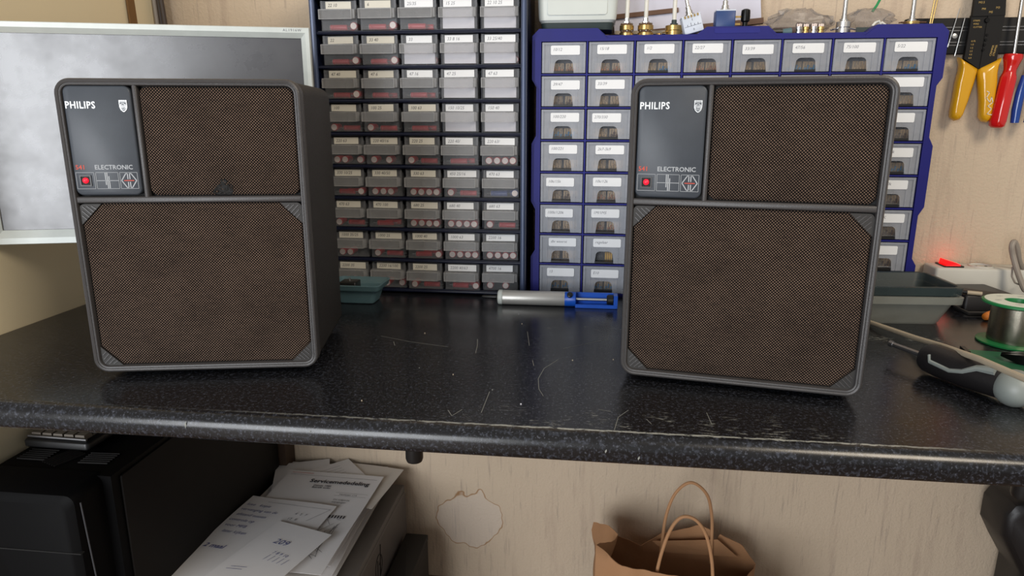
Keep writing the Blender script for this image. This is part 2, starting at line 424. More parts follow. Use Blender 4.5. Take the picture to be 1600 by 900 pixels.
# ------------------------------------------------------------------ loudspeakers
W, H, D = .285, .367, .224
def speaker(label, loc, rz, damaged):
    s = thing('loudspeaker', label, 'speaker', loc, rz, 'pair of loudspeakers on the worktop')
    z = .008
    h = W/2
    mb = MB(); mb.loft([rr3(-h,h,z,z+H,.018,.020,6,.0025), rr3(-h,h,z,z+H,.018,.0225,6,.0015), rr3(-h,h,z,z+H,.018,D-.02,6,.0015), rr3(-h,h,z,z+H,.018,D-.006,6,.006), rr3(-h,h,z,z+H,.018,D,6,.016)]); mb.build('cabinet', 'cabinet_leatherette', s)
    L = lambda y, i: rr3(-h,h,z,z+H,.018,y,6,i)
    mb = MB(); mb.loft([L(.020,.012), L(.020,.001), L(.018,0), L(.003,0), L(.0008,.001), L(0,.0028), L(.0008,.0048), L(.0016,.0052), L(.0016,.0056), L(.0009,.0060), L(.0013,.0074), L(.003,.0084), L(.014,.0088)], False, False); mb.build('front_frame', 'frame_plastic', s)
    mb = MB(); mb.loft([rr3(-h,h,z,z+H,.018,.012,6,.006), rr3(-h,h,z,z+H,.018,.019,6,.006)]); mb.build('baffle', 'black_gap', s)
    # bars between the openings
    mb = MB(); rblock(mb, -h+.007, h-.007, .002, .013, z+.2195, z+.2275, .0015, .0018, 2); rblock(mb, -.0545, -.0485, .0022, .013, z+.225, z+H-.006, .0015, .0018, 2); mb.build('divider', 'frame_plastic', s)
    # woven grilles
    def grille(out, name):
        mb = MB(); n = len(out); cx = sum(p[0] for p in out)/n; cz = sum(p[1] for p in out)/n
        def sc(i): 
            x0 = min(p[0] for p in out); x1 = max(p[0] for p in out); z0 = min(p[1] for p in out); z1 = max(p[1] for p in out)
            fx = (x1-x0-2*i)/(x1-x0); fz = (z1-z0-2*i)/(z1-z0)
            return [(cx+(p[0]-cx)*fx, cz+(p[1]-cz)*fz) for p in out]
        loops = []
        for y, i in ((.013, 0), (.0075, 0), (.0058, .0012), (.005, .003)): loops.append([(x, y, zz) for x, zz in sc(i)])
        mb.loft(loops); return mb.build(name, 'cloth', s)
    up = rrect(-.0475, h-.0095, z+.2285, z+H-.0095, .009, 5)
    g = grille(up, 'tweeter_grille')
    lo = [(-h+.0095, z+.0345), (-h+.0335, z+.0095), (h-.0335, z+.0095), (h-.0095, z+.0345), (h-.0095, z+.194), (h-.0345, z+.2185), (-h+.0345, z+.2185), (-h+.0095, z+.194)]
    grille(lo[::-1], 'woofer_grille')
    for (cx, cz, ax, az) in ((-h+.0085, z+.0085, 1, 1), (h-.0085, z+.0085, -1, 1), (-h+.0085, z+.2185, 1, -1), (h-.0085, z+.2185, -1, -1)):
        a = .0262; r = .006
        tri = [(cx + ax*a, cz), (cx, cz + az*a), (cx, cz + az*r)] + [(cx + ax*(r - r*math.cos(t)), cz + az*(r - r*math.sin(t))) for t in (.4, .8, 1.2)] + [(cx + ax*r, cz)]
        mb = MB(); mb.prism(tri, .0045, .013); oc = mb.build('corner_ornament', 'ornament', s)
        # raised ribs across the corner
        mb = MB()
        for k in range(5):
            t = .0062 + k*.0036
            A = Vector((cx + ax*(t+.0020), cz + az*.0022)); Bm = Vector((cx + ax*.0022, cz + az*(t+.0020)))
            # ribs run towards the corner
            f = (k+.7)/5.2; P = A.lerp(Bm, 0)
            s0 = Vector((cx + ax*(.0215 - f*.0165), cz + az*(.0035 + f*.0165)))
            dr = Vector((-ax, -az)).normalized(); ln = .0125 - abs(f-.5)*.018
            p0 = s0 - dr*.0005; p1 = s0 + dr*max(.004, ln)
            p1 = Vector((max(cx+.0028, p1[0]) if ax > 0 else min(cx-.0028, p1[0]), max(cz+.0028, p1[1]) if az > 0 else min(cz-.0028, p1[1])))
            strip(mb, [p0, p1], .0013, .0046, .0010)
        mb.build('ribs', 'frame_plastic', oc)
    # control panel
    mb = MB(); rblock(mb, -h+.0095, -.0555, .0012, .014, z+.2295, z+H-.0085, .008, .0016, 5); p = mb.build('control_panel', 'panel_satin', s)
    y = .0012
    mb = MB(); put_text(mb, 'PHILIPS', -.1315, y, z+.3325, .0112, bold=.0002, extrude=.0005, sx=.88, space=1.1); mb.build('brand_lettering', 'silver_letter', p)
    sh = [(-.0695, z+.342), (-.0695, z+.334), (-.0685, z+.331), (-.0665, z+.329), (-.065, z+.3282), (-.0635, z+.329), (-.0615, z+.331), (-.0605, z+.334), (-.0605, z+.342)]
    mb = MB(); mb.prism(sh, y-.0008, y); e = mb.build('shield_badge', 'silver_letter', p); mb = MB(); mb.prism([(-.065+(x+.065)*.80, z+.3355+(q_-z-.3355)*.84) for x, q_ in sh], y-.0009, y-.0007); mb.build('shield_field', 'panel_satin', p)
    mb = MB()
    strip(mb, [(-.0690, z+.3400), (-.0610, z+.3400)], .0006, y-.0009)
    for cx, cz, rd in ((-.065, z+.3348, .0034),):
        strip(mb, [(cx+rd*math.cos(t), cz+rd*math.sin(t)) for t in [2*PI*k/14 for k in range(14)]], .0006, y-.0009, closed=True)
    for dz in (-.0012, 0, .0012): strip(mb, [(-.068, z+.3348+dz-.0004), (-.0665, z+.3348+dz+.0004), (-.065, z+.3348+dz-.0004), (-.0635, z+.3348+dz+.0004), (-.062, z+.3348+dz-.0004)], .0006, y-.0009)
    mb.build('shield_relief', 'silver_letter', p)
    mb = MB(); put_text(mb, '541', -.1300, y-.0002, z+.2608, .0075, bold=.00012, sx=1.05); mb.build('model_number', 'red_print', p)
    mb = MB(); put_text(mb, 'ELECTRONIC', -.1078, y-.0002, z+.2608, .0075, bold=.00012, sx=1.0); mb.build('type_lettering', 'white_print', p)
    mb = MB()
    for x0, x1 in ((-.1305, -.1095), (-.1075, -.0815), (-.0795, -.0590)):
        strip(mb, [(x0, z+.2375), (x1, z+.2375), (x1, z+.2570), (x0, z+.2570)], .0004, y, closed=True)
    mb.build('symbol_box', 'white_print', p)
    mb = MB()                                              # filter symbol
    strip(mb, [(-.1070, z+.2472), (-.0965, z+.2472)], .0006, y); strip(mb, [(-.0925, z+.2472), (-.0820, z+.2472)], .0006, y)
    for xx, z0, z1 in ((-.0965, .2425, .2565), (-.0945, .2385, .2565), (-.0925, .2385, .2520)): strip(mb, [(xx, z+z0), (xx, z+z1)], .0011, y)
    strip(mb, [(-.0965, z+.2470), (-.0925, z+.2474)], .0012, y)
    mb.build('filter_symbol', 'white_print', p)
    mb = MB(); cx = -.0693; cz = z+.2472                   # feedback symbol
    for sx_ in (-1, 1):
        for sz in (-1, 1):
            strip(mb, [(cx+sx_*.0085, cz+sz*.0004), (cx+sx_*.0030, cz+sz*.0085), (cx+sx_*.0012, cz+sz*.0085), (cx+sx_*.0012, cz+sz*.0022)], .0011, y)
    mb.build('feedback_symbol', 'white_print', p)
    mb = MB(); strip(mb, [(cx-.0055, cz), (cx+.0055, cz)], .0010, y); mb.build('feedback_arrow', 'red_print', p)
    mb = MB(); mb.prism(rrect(-.1268, -.1132, z+.2405, z+.2540, .0006, 2), y-.0010, y+.001, [rrect(-.1252, -.1148, z+.2421, z+.2524, .0005, 2)[::-1]]); mb.build('lamp_surround', 'black_plastic', p)
    mb = MB(); mb.box(-.1252, -.1148, y-.0001, y+.001, z+.2421, z+.2524); mb.build('lamp_well', 'black_gap', p)
    mb = MB(); mb.lathe([(.0034, 0), (.0034, .0012), (.0026, .0024), (.0012, .0030), (0, .0032)], 18, (-.120, y, z+.2475), (0, -1, 0)); l = mb.build('indicator_lamp', 'led_red', p); l['label'] = 'glowing red indicator lamp'
    for fx in (-h+.03, h-.03):
        for fy in (.045, D-.04): MB().lathe([(.009, 0), (.010, .003), (.010, .0095)], 14, (fx, fy, 0)).build('foot', 'rubber', s)
    if damaged:      # torn, melted spot at the bottom of the upper grille
        mb = MB(); rr_ = random.Random(8)
        for (dx, dz, ra, rb) in ((.0395, .2375, .0075, .0065), (.033, .2335, .0065, .0045), (.046, .234, .0065, .005), (.040, .2305, .012, .0028), (.041, .2445, .0045, .0038), (.0485, .2395, .004, .003)):
            L0 = []; n = 14
            for k in range(n):
                t = 2*PI*k/n; q = 1 + rr_.uniform(-.22, .22); L0.append((dx + ra*q*math.cos(t), z + max(.2287, dz + rb*q*math.sin(t))))
            c0 = (dx, z+dz)
            mb.loft([[(x, .0056, zz) for x, zz in L0], [(x, .0040, zz) for x, zz in [(c0[0]+(x-c0[0])*.8, c0[1]+(zz-c0[1])*.8) for x, zz in L0]], [(c0[0]+(x-c0[0])*.4, .0050+rr_.uniform(-.0008,.0008), c0[1]+(zz-c0[1])*.4) for x, zz in L0]])
        t = mb.build('melted_spot', 'rubber', g); t['label'] = 'black melted hole in the cloth'
    return s
def on(x, y, rz): return (x + W/2*math.cos(rz), y + W/2*math.sin(rz), T)
speaker('brown cloth loudspeaker in front of the monitor, with a melted hole in its upper grille', on(-.636, .7711, .1981), .1981, True)
speaker('brown cloth loudspeaker with undamaged grilles, in front of the blue drawer organiser', on(.0393, .8505, -.1676), -.1676, False)

# ------------------------------------------------------------------ monitor
k = 1.03; ma = .2888; mw, mh, mz = .488, .3245, .1405
mon = thing('monitor', 'switched-off flat monitor with a silver bezel behind the left loudspeaker', 'monitor', (-.4417 - mw/2*math.cos(ma), 1.0753 - mw/2*math.sin(ma), T), ma)
h = mw/2; ih = .0135; zb0 = mz + .0215; zb1 = mz + mh - .0155
mb = MB()
def rl(x0, x1, z0, z1, y): return [(x0, y, z0), (x1, y, z0), (x1, y, z1), (x0, y, z1)]
mb.loft([rl(-h, h, mz, mz+mh, .016), rl(-h, h, mz, mz+mh, .002), rl(-h+.001, h-.001, mz+.001, mz+mh-.001, 0), rl(-h+.0065, h-.0065, mz+.010, mz+mh-.008, 0), rl(-h+ih, h-ih, zb0, zb1, .005), rl(-h+ih, h-ih, zb0, zb1, .009)], False, False)
bz = mb.build('bezel', 'silver_bezel', mon, ang=12)
mb = MB(); put_text(mb, 'AL1916W', h-.012, -.0003, mz+mh-.0062, .0055, align='RIGHT', space=1.25); mb.build('model_lettering', 'ink_grey', bz)
MB().box(-h+ih-.002, h-ih+.002, .0075, .010, zb0-.002, zb1+.002).build('screen', 'screen', mon)
mb = MB(); mb.loft([rl(-h+.001, h-.001, mz+.001, mz+mh-.001, .012), rl(-h+.006, h-.006, mz+.006, mz+mh-.006, .020), rl(-h+.05, h-.05, mz+.03, mz+mh-.04, .030), rl(-h+.10, h-.10, mz+.05, mz+mh-.08, .042)]); mb.build('back_shell', 'dark_shell', mon)
mb = MB(); mb.loft([rr3(-.03, .03, .010, mz+.10, .004, .034, 2), rr3(-.03, .03, .010, mz+.10, .004, .050, 2)]); mb.build('stand_neck', 'silver_bezel', mon)
mb = MB(); zblock(mb, -.075, .075, .012, .125, 0, .012, .03, .003); mb.build('stand_base', 'silver_bezel', mon)

# ------------------------------------------------------------------ things hanging in the corner behind the monitor
def hang(name, label, cat, p0, p1, wd, th_, mat, nails=True):
    o = thing(name, label, cat, p1)
    a = Vector(p0) - Vector(p1); mb = MB()
    P = [a*t + Vector((.002*math.sin(6*t), .002*math.sin(4*t), 0)) for t in [i/8 for i in range(9)]]
    if wd == th_: mb.tube(P, wd/2, 8)
    else:
        loops = [[(p.x-th_/2, p.y-wd/2, p.z), (p.x+th_/2, p.y-wd/2, p.z), (p.x+th_/2, p.y+wd/2, p.z), (p.x-th_/2, p.y+wd/2, p.z)] for p in P]; mb.loft(loops)
    mb.build('length', mat, o)
    return o, a
xl = lambda y: -.935 + .0164*y
o, a = hang('strap', 'flat brown strap hanging on the cream side partition above the monitor', 'strap', (xl(1.33)+.004, 1.336, T+.72), (xl(1.33)+.004, 1.336, T+.36), .022, .003, 'strap_brown')
MB().lathe([(.004, 0), (.004, .002), (.0015, .003), (.0015, .012)], 10, (a.x+.006, a.y, a.z-.01), (-1, 0, 0)).build('nail', 'steel', o)
for i, (y, x, mt, lb, rad) in enumerate(((1.409, .006, 'cable_pale', 'pale cable hanging leftmost in the wall corner above the monitor', .0045), (1.412, .015, 'cable_dark', 'dark cable hanging in the middle of the wall corner above the monitor', .0060), (1.405, .026, 'cable_dark', 'thin dark cable hanging rightmost in the wall corner above the monitor', .0048))):
    x0 = xl(y) + x
    o, a = hang('hanging_cable', lb, 'cable', (x0 - (.006 if i == 2 else 0), y, T+.72), (x0 + (.004 if i == 2 else 0), y, T+.36), 2*rad, 2*rad, mt)
    o['group'] = 'cables hanging in the corner'
    mb = MB(); mb.lathe([(rad*1.5, -.012), (rad*1.5, .004), (rad, .007)], 10); mb.build('plug', 'black_plastic', o)

# ------------------------------------------------------------------ navy component cabinet with clear drawers
YN = 1.268; NX0, NX1 = -.515, -.1235; ZP = .0591; ZB = .0105; CP = .0730; CX0 = -.497; NROW = 10; NH = ZB + ZP*NROW + .006
cab = thing('component_cabinet', 'tall navy metal cabinet with rows of small clear drawers, standing left of the blue organiser', 'cabinet', (0, YN, T))
ND = .135
mb = MB()
mb.box(NX0, NX0+.010, -.010, ND, 0, NH); mb.box(NX1-.011, NX1, -.010, ND, 0, NH); mb.box(NX0, NX1, ND-.002, ND, 0, NH); mb.box(NX0, NX1, -.006, ND, NH-.004, NH)
body = mb.build('body', 'navy', cab)
for x in (NX0+.006, NX1-.006): mb = MB(); mb.tube([(x, -.010, 0), (x, -.010, NH)], .0048, 10); mb.build('edge_roll', 'navy_edge', body)
for r in range(NROW+1):
    z1 = ZB + ZP*r - .001
    mb = MB(); mb.box(NX0+.010, NX1-.011, -.004, ND-.002, z1-.0015, z1); mb.tube([(NX0+.010, -.005, z1-.0035), (NX1-.011, -.005, z1-.0035)], .0030, 10)
    mb.build('shelf', 'navy', cab)
for r in range(NROW):
    for c in range(1, 5):
        x = CX0 + CP*c - .0028; MB().box(x-.0004, x+.0004, .012, ND-.002, ZB + ZP*r - .001, ZB + ZP*(r+1) - .0025).build('partition', 'navy', cab)
DW, DH = .0665, .0505
mb = MB(); t = .0012                                       # tray: floor, sides, front; open at the top
mb.box(0, DW, 0, .105, 0, t); mb.box(0, t, t*0, .105, t, DH*.86); mb.box(DW-t, DW, 0, .105, t, DH*.86); mb.box(t, DW-t, .105-t, .105, t, DH*.8)
mb.box(t, DW-t, 0, t, t, DH)
mb.box(0, .0042, -.0018, 0, .036, DH); mb.box(DW-.0042, DW, -.0018, 0, .036, DH)
tray = mb.build('drawer', 'clear_front'); tray_me = tray.data; bpy.data.objects.remove(tray)
mb = MB(); mb.loft([[(-.0006, 0, .0185), (DW-.005, 0, .0185), (DW-.005, 0, .0365), (-.0006, 0, .0365)], [(-.0006, -.0125, .0185), (DW-.006, -.0125, .0185), (DW-.006, -.0105, .0350), (-.0006, -.0105, .0350)]], False, True)
mb.box(DW-.0062, DW-.001, -.0095, 0, .0195, .035)
mb.box(-.0006, DW-.006, -.0118, -.0096, .0338, .0352); mb.box(-.0006, DW-.006, -.0128, -.0112, .0183, .0194); mb.box(DW-.0075, DW-.006, -.0125, -.0100, .0190, .0345); mb.box(-.0006, .0008, -.0125, -.0100, .0190, .0345)  # strips added along the lip edges to stand in for highlights
pull = mb.build('pull', 'clear_lip'); pull_me = pull.data; bpy.data.objects.remove(pull)
NT_ = {0: ['22 10', '6', '25/35', '15 25', '22 10 25'], 1: ['22', '33 40', '33', '33 8 16', '33 25/40'], 2: ['47 40', '47 6', '47 16', '47 25', '47 63'], 3: ['100', '100 25', '100 63', '150 10/25', '150 40'],
       4: ['220 63', '220 40/16', '220 25', '220 40/', '220 63/'], 5: ['330 10/25', '330 40/50', '330 63', '450 25/16', '470 63'], 6: ['470 63', '470 100', '680 25', '680 40', '680 63'],
       7: ['1000 35/25', '1000 25', '1000 40', '1000 63', '2200 16'], 8: ['2200 35', '2200 16/100', '2200 25', '2200 40/63', '4700 16'], 9: ['', '', '', '', '']}
cap_v, cap_h = None, None
def cap_mesh(red, along):
    mb = MB(); r = .0068; L = .026 if along == 'Y' else .030
    if along == 'Y':
        mb.lathe([(r*.86, 0), (r, .001), (r, L), (r*.9, L+.001)], 12, (0, 0, r), 'Y'); mb.lathe([(r*.82, -.0006), (r*.82, .0004)], 12, (0, 0, r), 'Y', 1); mb.tube([(0, L, r), (0, L+.008, r)], .0005, 5, 2)
    else:
        r = .0052
        mb.lathe([(r*.9, 0), (r, .001), (r, .004), (r*.9, .005), (r, .006), (r, L), (r*.8, L+.001)], 12, (-L/2, 0, r), 'X'); mb.tube([(-L/2-.008, 0, r), (-L/2, 0, r)], .0005, 5, 2); mb.tube([(L/2, 0, r), (L/2+.008, 0, r)], .0005, 5, 2); mb.lathe([(r*.85, -.0004), (r*.85, .0004)], 10, (-L/2, 0, r), 'X', 1)
    o = mb.build('capacitor', ['cap_red' if red else 'cap_blue', 'cap_end', 'steel']); me = o.data; bpy.data.objects.remove(o); return me
CAPM = {(rd, al): cap_mesh(rd, al) for rd in (True, False) for al in 'YX'}
rq = random.Random(77)
for r in range(NROW):
    row = 9 - r                                            # r = 0 is the lowest shelf
    for c in range(5):
        jx = rq.uniform(-.0012, .0012); jy = rq.choice([0, -.002, -.004, -.001, 0])
        d = link('drawer', tray_me, cab, (CX0 + CP*c + jx, jy, ZB + ZP*r))
        link('pull', pull_me, d)
        vis = row - 1                                      # vis = 0: top row in view
        # label card with pencilled values
        lx0 = .0095 if c < 3 else .006; lx1 = DW - (.010 if (c+row) % 3 else .006); zz0 = .0368; zz1 = .0490
        mb = MB(); tl = rq.uniform(-.03, .03)
        q = [(lx0, zz0 - tl*.01), (lx1, zz0 + tl*.01), (lx1, zz1 + tl*.01), (lx0, zz1 - tl*.01)]
        mb.prism(q, -.0007, -.0001)
        s_ = NT_[vis][c] if 0 <= vis < 9 else ''
        if s_: put_text(mb, s_, lx0+.004, -.0008, zz0+.0035, .0078, 1, shear=.2, sx=.95)
        cream = c < 2 or (c == 2 and vis > 2)
        mb.build('label_card', ['label_cream' if cream else 'label_white', 'ink_dark' if cream else 'ink_grey'], d)
        if vis < 0: continue
        # contents
        place = 'in drawer %s of row %s, navy cabinet' % (NUM[c], NUM[vis])
        packet = (c >= 3 and vis < 4) or (c == 2 and vis in (1,)) 
        wx, wy, wz = d.location.x, YN + d.location.y, T + d.location.z + t + .0001
        if packet:
            mb = MB(); n = 8; g = random.Random(vis*7+c)
            A = [[(.004 + (DW-.010)*i/n, .0025 + .0012*g.random(), .0003 + .0335*j/3 + (.001*g.random() if j else 0)) for i in range(n+1)] for j in range(4)]
            vs = [p for rw in A for p in rw]; vs2 = [(x, y+.005, z) for x, y, z in vs]; N = n+1
            fs = [(j*N+i, j*N+i+1, (j+1)*N+i+1, (j+1)*N+i) for j in range(3) for i in range(n)]
            M_ = len(vs); fs2 = [tuple(a + M_ for a in reversed(f)) for f in fs]
            rim = [i for i in range(N)] + [j*N+n for j in range(1, 4)] + [3*N+i for i in range(n-1, -1, -1)] + [j*N for j in (2, 1)]
            fs3 = [(rim[a], rim[(a+1) % len(rim)], rim[(a+1) % len(rim)]+M_, rim[a]+M_) for a in range(len(rim))]
            mb.add(vs + vs2, fs + fs2 + fs3)
            tag(mb.build('paper_packet', 'paper_slip', None, (wx, wy, wz)), 'folded white paper packet ' + place, 'packet', 'paper packets in the navy cabinet')
        y0 = .011 if packet else .004
        style = (vis*5 + c*3) % 4
        if vis <= 3 and not packet: style = 1 if rq.random() < .7 else 2
        red = not (vis == 5 and c == 4)
        grp = 'capacitors in the navy cabinet'
        nm = 'red' if red else 'blue'
        if packet and vis != 1: continue
        if style in (0, 3):
            for ko, kx in enumerate(sorted(rq.sample([.012, .027, .042, .056], rq.choice([2, 3, 3, 4])))):
                tag(link('capacitor', CAPM[(red, 'Y')], None, (wx + kx, wy + y0 + rq.uniform(0, .004), wz)), '%s end-on %s capacitor from the left ' % (ORD[ko], nm) + place, 'capacitor', grp)
        elif style == 1:
            tag(link('capacitor', CAPM[(red, 'X')], None, (wx + .028, wy + y0 + .007, wz), (0, 0, rq.uniform(-.1, .1))), 'red capacitor lying crosswise foremost ' + place, 'capacitor', grp)
            tag(link('capacitor', CAPM[(red, 'X')], None, (wx + .040, wy + y0 + .0205, wz), (0, 0, rq.uniform(-.1, .1))), 'red capacitor lying crosswise behind another ' + place, 'capacitor', grp)
            if rq.random() < .6: tag(link('capacitor', CAPM[(red, 'Y')], None, (wx + .0585, wy + y0 - .002, wz)), 'red capacitor standing end-on with a pale face ' + place, 'capacitor', grp)
        else:
            tag(link('capacitor', CAPM[(red, 'Y')], None, (wx + .011, wy + y0, wz)), 'red capacitor standing end-on with a pale face ' + place, 'capacitor', grp)
            tag(link('capacitor', CAPM[(red, 'X')], None, (wx + .043, wy + y0 + .008, wz)), 'single red capacitor lying crosswise ' + place, 'capacitor', grp)

# ------------------------------------------------------------------ blue drawer organiser
YB = 1.285; BX0 = -.117; BX1 = .576; BH = .484; BC = .0826; BR = .0574; GX = -.0995; GZ = .0075; BD = .13
org = thing('drawer_organiser', 'royal blue plastic organiser with eight columns of frosted drawers behind the right loudspeaker', 'organiser', (0, YB, T))
xi = BX0 + .008; xo = BX0; xr = BX1; xri = BX1 - .008; zt = BH; zti = BH - .012
outl = [(xo+.006, 0), (xr-.006, 0), (xr, .006), (xr, .075), (xri, .088), (xri, .165), (xr, .180), (xr, .285), (xri, .300), (xri, .385), (xr, .398), (xr, zt-.012), (xr-.012, zt),
        (.462, zt), (.446, zti), (.300, zti), (.286, zt), (.184, zt), (.168, zti), (.012, zti), (-.002, zt), (xo+.012, zt), (xo, zt-.012), (xo, .398), (xi, .385), (xi, .300), (xo, .285), (xo, .180), (xi, .165), (xi, .088), (xo, .075), (xo, .006)]
gx1 = GX + BC*8 - .0045; gz1 = GZ + BR*8 - .0055
rect = lambda a, b, c_, d_: [(a, c_), (b, c_), (b, d_), (a, d_)]
mb = MB(); mb.prism(outl, 0, BD, [rect(GX-.001, gx1+.001, GZ-.001, gz1+.001)[::-1]]); mb.box(GX-.001, gx1+.001, BD-.003, BD, GZ-.001, gz1+.001)
ob = mb.build('shell', 'blue_plastic', org)
cx, cz = (BX0+BX1)/2, BH/2
inn = [(cx + (x-cx)*.985, cz + (z-cz)*.978) for x, z in outl]
mb = MB(); mb.prism(inn, -.004, .001, [rect(GX-.001, gx1+.001, GZ-.001, gz1+.001)[::-1]]); mb.build('front_rim', 'blue_plastic', ob)
for r in range(1, 8): mb = MB(); z = GZ + BR*r - .0030; mb.box(GX-.001, gx1+.001, -.002, BD-.003, z-.0012, z+.0012); mb.build('shelf', 'blue_bar', org)
for c in range(1, 8): mb = MB(); x = GX + BC*c - .0026; mb.box(x-.0012, x+.0012, -.0022, BD-.003, GZ-.001, gz1+.001); mb.build('divider', 'blue_bar', org)
mb = MB(); mb.prism(rrect(.196, .272, zt-.0115, zt-.003, .003, 3), -.0046, -.004); mb.build('name_plate', 'blue_bar', ob)
BW, BHT = .0768, .0515
def arch(n=5):
    hw, hz, r = .0160, .0225, .008; P = [(hw+.0018, 0)]
    for a in [PI/2*k/n for k in range(n+1)]: P.append((hw-r + r*math.cos(a), hz-r + r*math.sin(a)))
    for a in [PI/2 + PI/2*k/n for k in range(n+1)]: P.append((-hw+r + r*math.cos(a), hz-r + r*math.sin(a)))
    P.append((-hw-.0018, 0)); return [(x + BW/2, z) for x, z in P]
ar = arch()
mb = MB()
mb.prism([(0, 0)] + ar[::-1] + [(BW, 0), (BW, BHT), (0, BHT)], 0, .0016)
mb.prism(rect(0, BW, 0, BHT), -.0022, 0, [rect(.0042, BW-.0042, -.0, BHT-.0040)[::-1]] if 0 else [rect(.0042, BW-.0042, .0006, BHT-.0040)[::-1]]) if 0 else None
for a in ((0, .0040, -.0022, 0, 0, BHT), (BW-.0040, BW, -.0022, 0, 0, BHT), (.0040, BW-.0040, -.0022, 0, BHT-.0036, BHT)): mb.box(*a)
# raised vertical flutes beside the finger recess and the recess walls
loops = [[(x, y, z) for x, z in ar] for y in (.0016, .013)]
nA = len(ar); o0 = len(mb.v)
for L in loops: mb.v += L
for i in range(nA-1): mb.f.append((o0+i, o0+i+1, o0+nA+i+1, o0+nA+i)); mb.m.append(0)
for x in (.0125, BW-.0140): mb.box(x, x+.0014, -.0010, 0, .0, .030)
mb.box(.0008, BW-.0008, .0016, .105, .0, .0012); mb.box(.0008, .0020, .0016, .105, .0012, .044); mb.box(BW-.0020, BW-.0008, .0016, .105, .0012, .044); mb.box(.002, BW-.002, .1038, .105, .0012, .044)
d0 = mb.build('drawer', 'frosted', ang=30); bd_me = d0.data; bpy.data.objects.remove(d0)
mb = MB(); mb.box(.022, BW-.022, .0128, .0134, .0012, .0232); win = mb.build('recess_window', 'clear_front'); win_me = win.data; bpy.data.objects.remove(win)
mb = MB(); mb.box(.0215, BW-.0215, .0008, .0126, -.0004, .0034); lip_ = mb.build('recess_floor', 'black_plastic'); lip_me = lip_.data; bpy.data.objects.remove(lip_)
BL = {(0,0): '10/12', (0,1): '15/18', (0,2): '1/2', (0,3): '22/27', (0,4): '33/39', (0,5): '47/56', (0,6): '75/100', (0,7): '5/22', (1,0): '39/47', (1,1): '33/39', (2,0): '100/220', (2,1): '270/330',
      (3,0): '100/221', (3,1): '2k7-3k9', (4,0): '10k/15k', (4,1): '10k/12k', (5,0): '100k/120k', (5,1): '1M/1M5', (6,0): 'div weerst', (6,1): 'regelaar', (7,0): '15', (7,1): 'E10', (3,7): '  /15k', (4,7): '  /470k', (5,7): '   0 K', (2,7): '   -'}
def bundle(mat):
    """a small bundle of axial resistors: bodies with bead ends and straight wire leads, taped together"""
    mb = MB(); g = random.Random(len(mat))
    for k in range(5):
        x = -.010 + .005*k; z = .003 + (.0042 if k % 2 else 0)
        mb.lathe([(.0009, -.0042), (.0018, -.0036), (.0021, -.0026), (.0016, -.001), (.0016, .001), (.0021, .0026), (.0018, .0036), (.0009, .0042)], 7, (x, .006, z), (.15, 0, 1), 0)
        mb.tube([(x, .006, z+.004), (x+.001, .0064, z+.0125)], .0004, 4, 1)
    mb.tube([(-.013, .0042, .0012), (.013, .0042, .0012)], .0011, 5, 1); mb.box(-.013, .013, .0085, .0092, .001, .017, 2)
    o = mb.build('resistor_bundle', [mat, 'steel', 'resistor_tan']); me = o.data; bpy.data.objects.remove(o); return me
BUN = [bundle(m) for m in ('resistor_tan', 'wire_copper', 'resistor_blue', 'brown_wood')]
rb = random.Random(12)
def ring_item(mat):
    mb = MB()
    for k in range(4): mb.lathe([(.006, k*.0036), (.0085, k*.0036+.0006), (.0085, k*.0036+.0028), (.006, k*.0036+.0034)], 14, (0, 0, .0087), 'X')
    o = mb.build('coil', mat); me = o.data; bpy.data.objects.remove(o); return me
for r in range(8):
    for c in range(8):
        zl = GZ + BR*(7-r)
        d = link('drawer', bd_me, org, (GX + BC*c + .0005, rb.uniform(-.001, .0008), zl))
        link('recess_window', win_me, d); link('recess_floor', lip_me, d)
        vis = r == 0 or c in (0, 1, 7)
        ox = rb.uniform(-.006, .004) if r else rb.uniform(-.002, .002); oz = rb.uniform(-.0018, .0018); lz = BHT - .0215 + oz
        mb = MB(); lx = .0115 + ox + .003
        mb.prism(rrect(lx, lx+.0515, lz, lz+.0158, .0022, 3), -.0008, -.0001)
        s_ = BL.get((r, c), '')
        if s_: put_text(mb, s_, lx+.0035, -.0009, lz+.0068, .0072, 1, shear=.25, sx=1.0)
        mb.build('label_card', ['label_white', 'ink_grey'], d)
        if not vis: continue
        wx = GX + BC*c + .0005; wz = T + zl + .0013
        place = 'in the %s drawer of the %s row of the blue organiser' % (ORD[c], ORD[r])
        if (r, c) == (6, 1):
            tag(link('coil', ring_item('yellow_item'), None, (wx + .040, YB + .024, wz)), 'yellow ribbed coil former ' + place, 'coil')
            tag(link('coil', ring_item('black_plastic'), None, (wx + .022, YB + .024, wz)), 'black ribbed coil former ' + place, 'coil')
            continue
        bm_ = BUN[2] if r == 7 or (r, c) in ((2, 0), (0, 5)) else rb.choice([BUN[0], BUN[1], BUN[0], BUN[3]])
        for j, (kx, ky) in enumerate(((.024, .016), (.054, .017))):
            if j and rb.random() < .4: bm_ = rb.choice(BUN)
            tag(link('resistor_bundle', bm_, None, (wx + kx, YB + ky, wz), (0, 0, rb.uniform(-.12, .12))), '%s bundle of resistors ' % ('left' if j == 0 else 'right') + place, 'resistors', 'resistor bundles in the blue organiser')

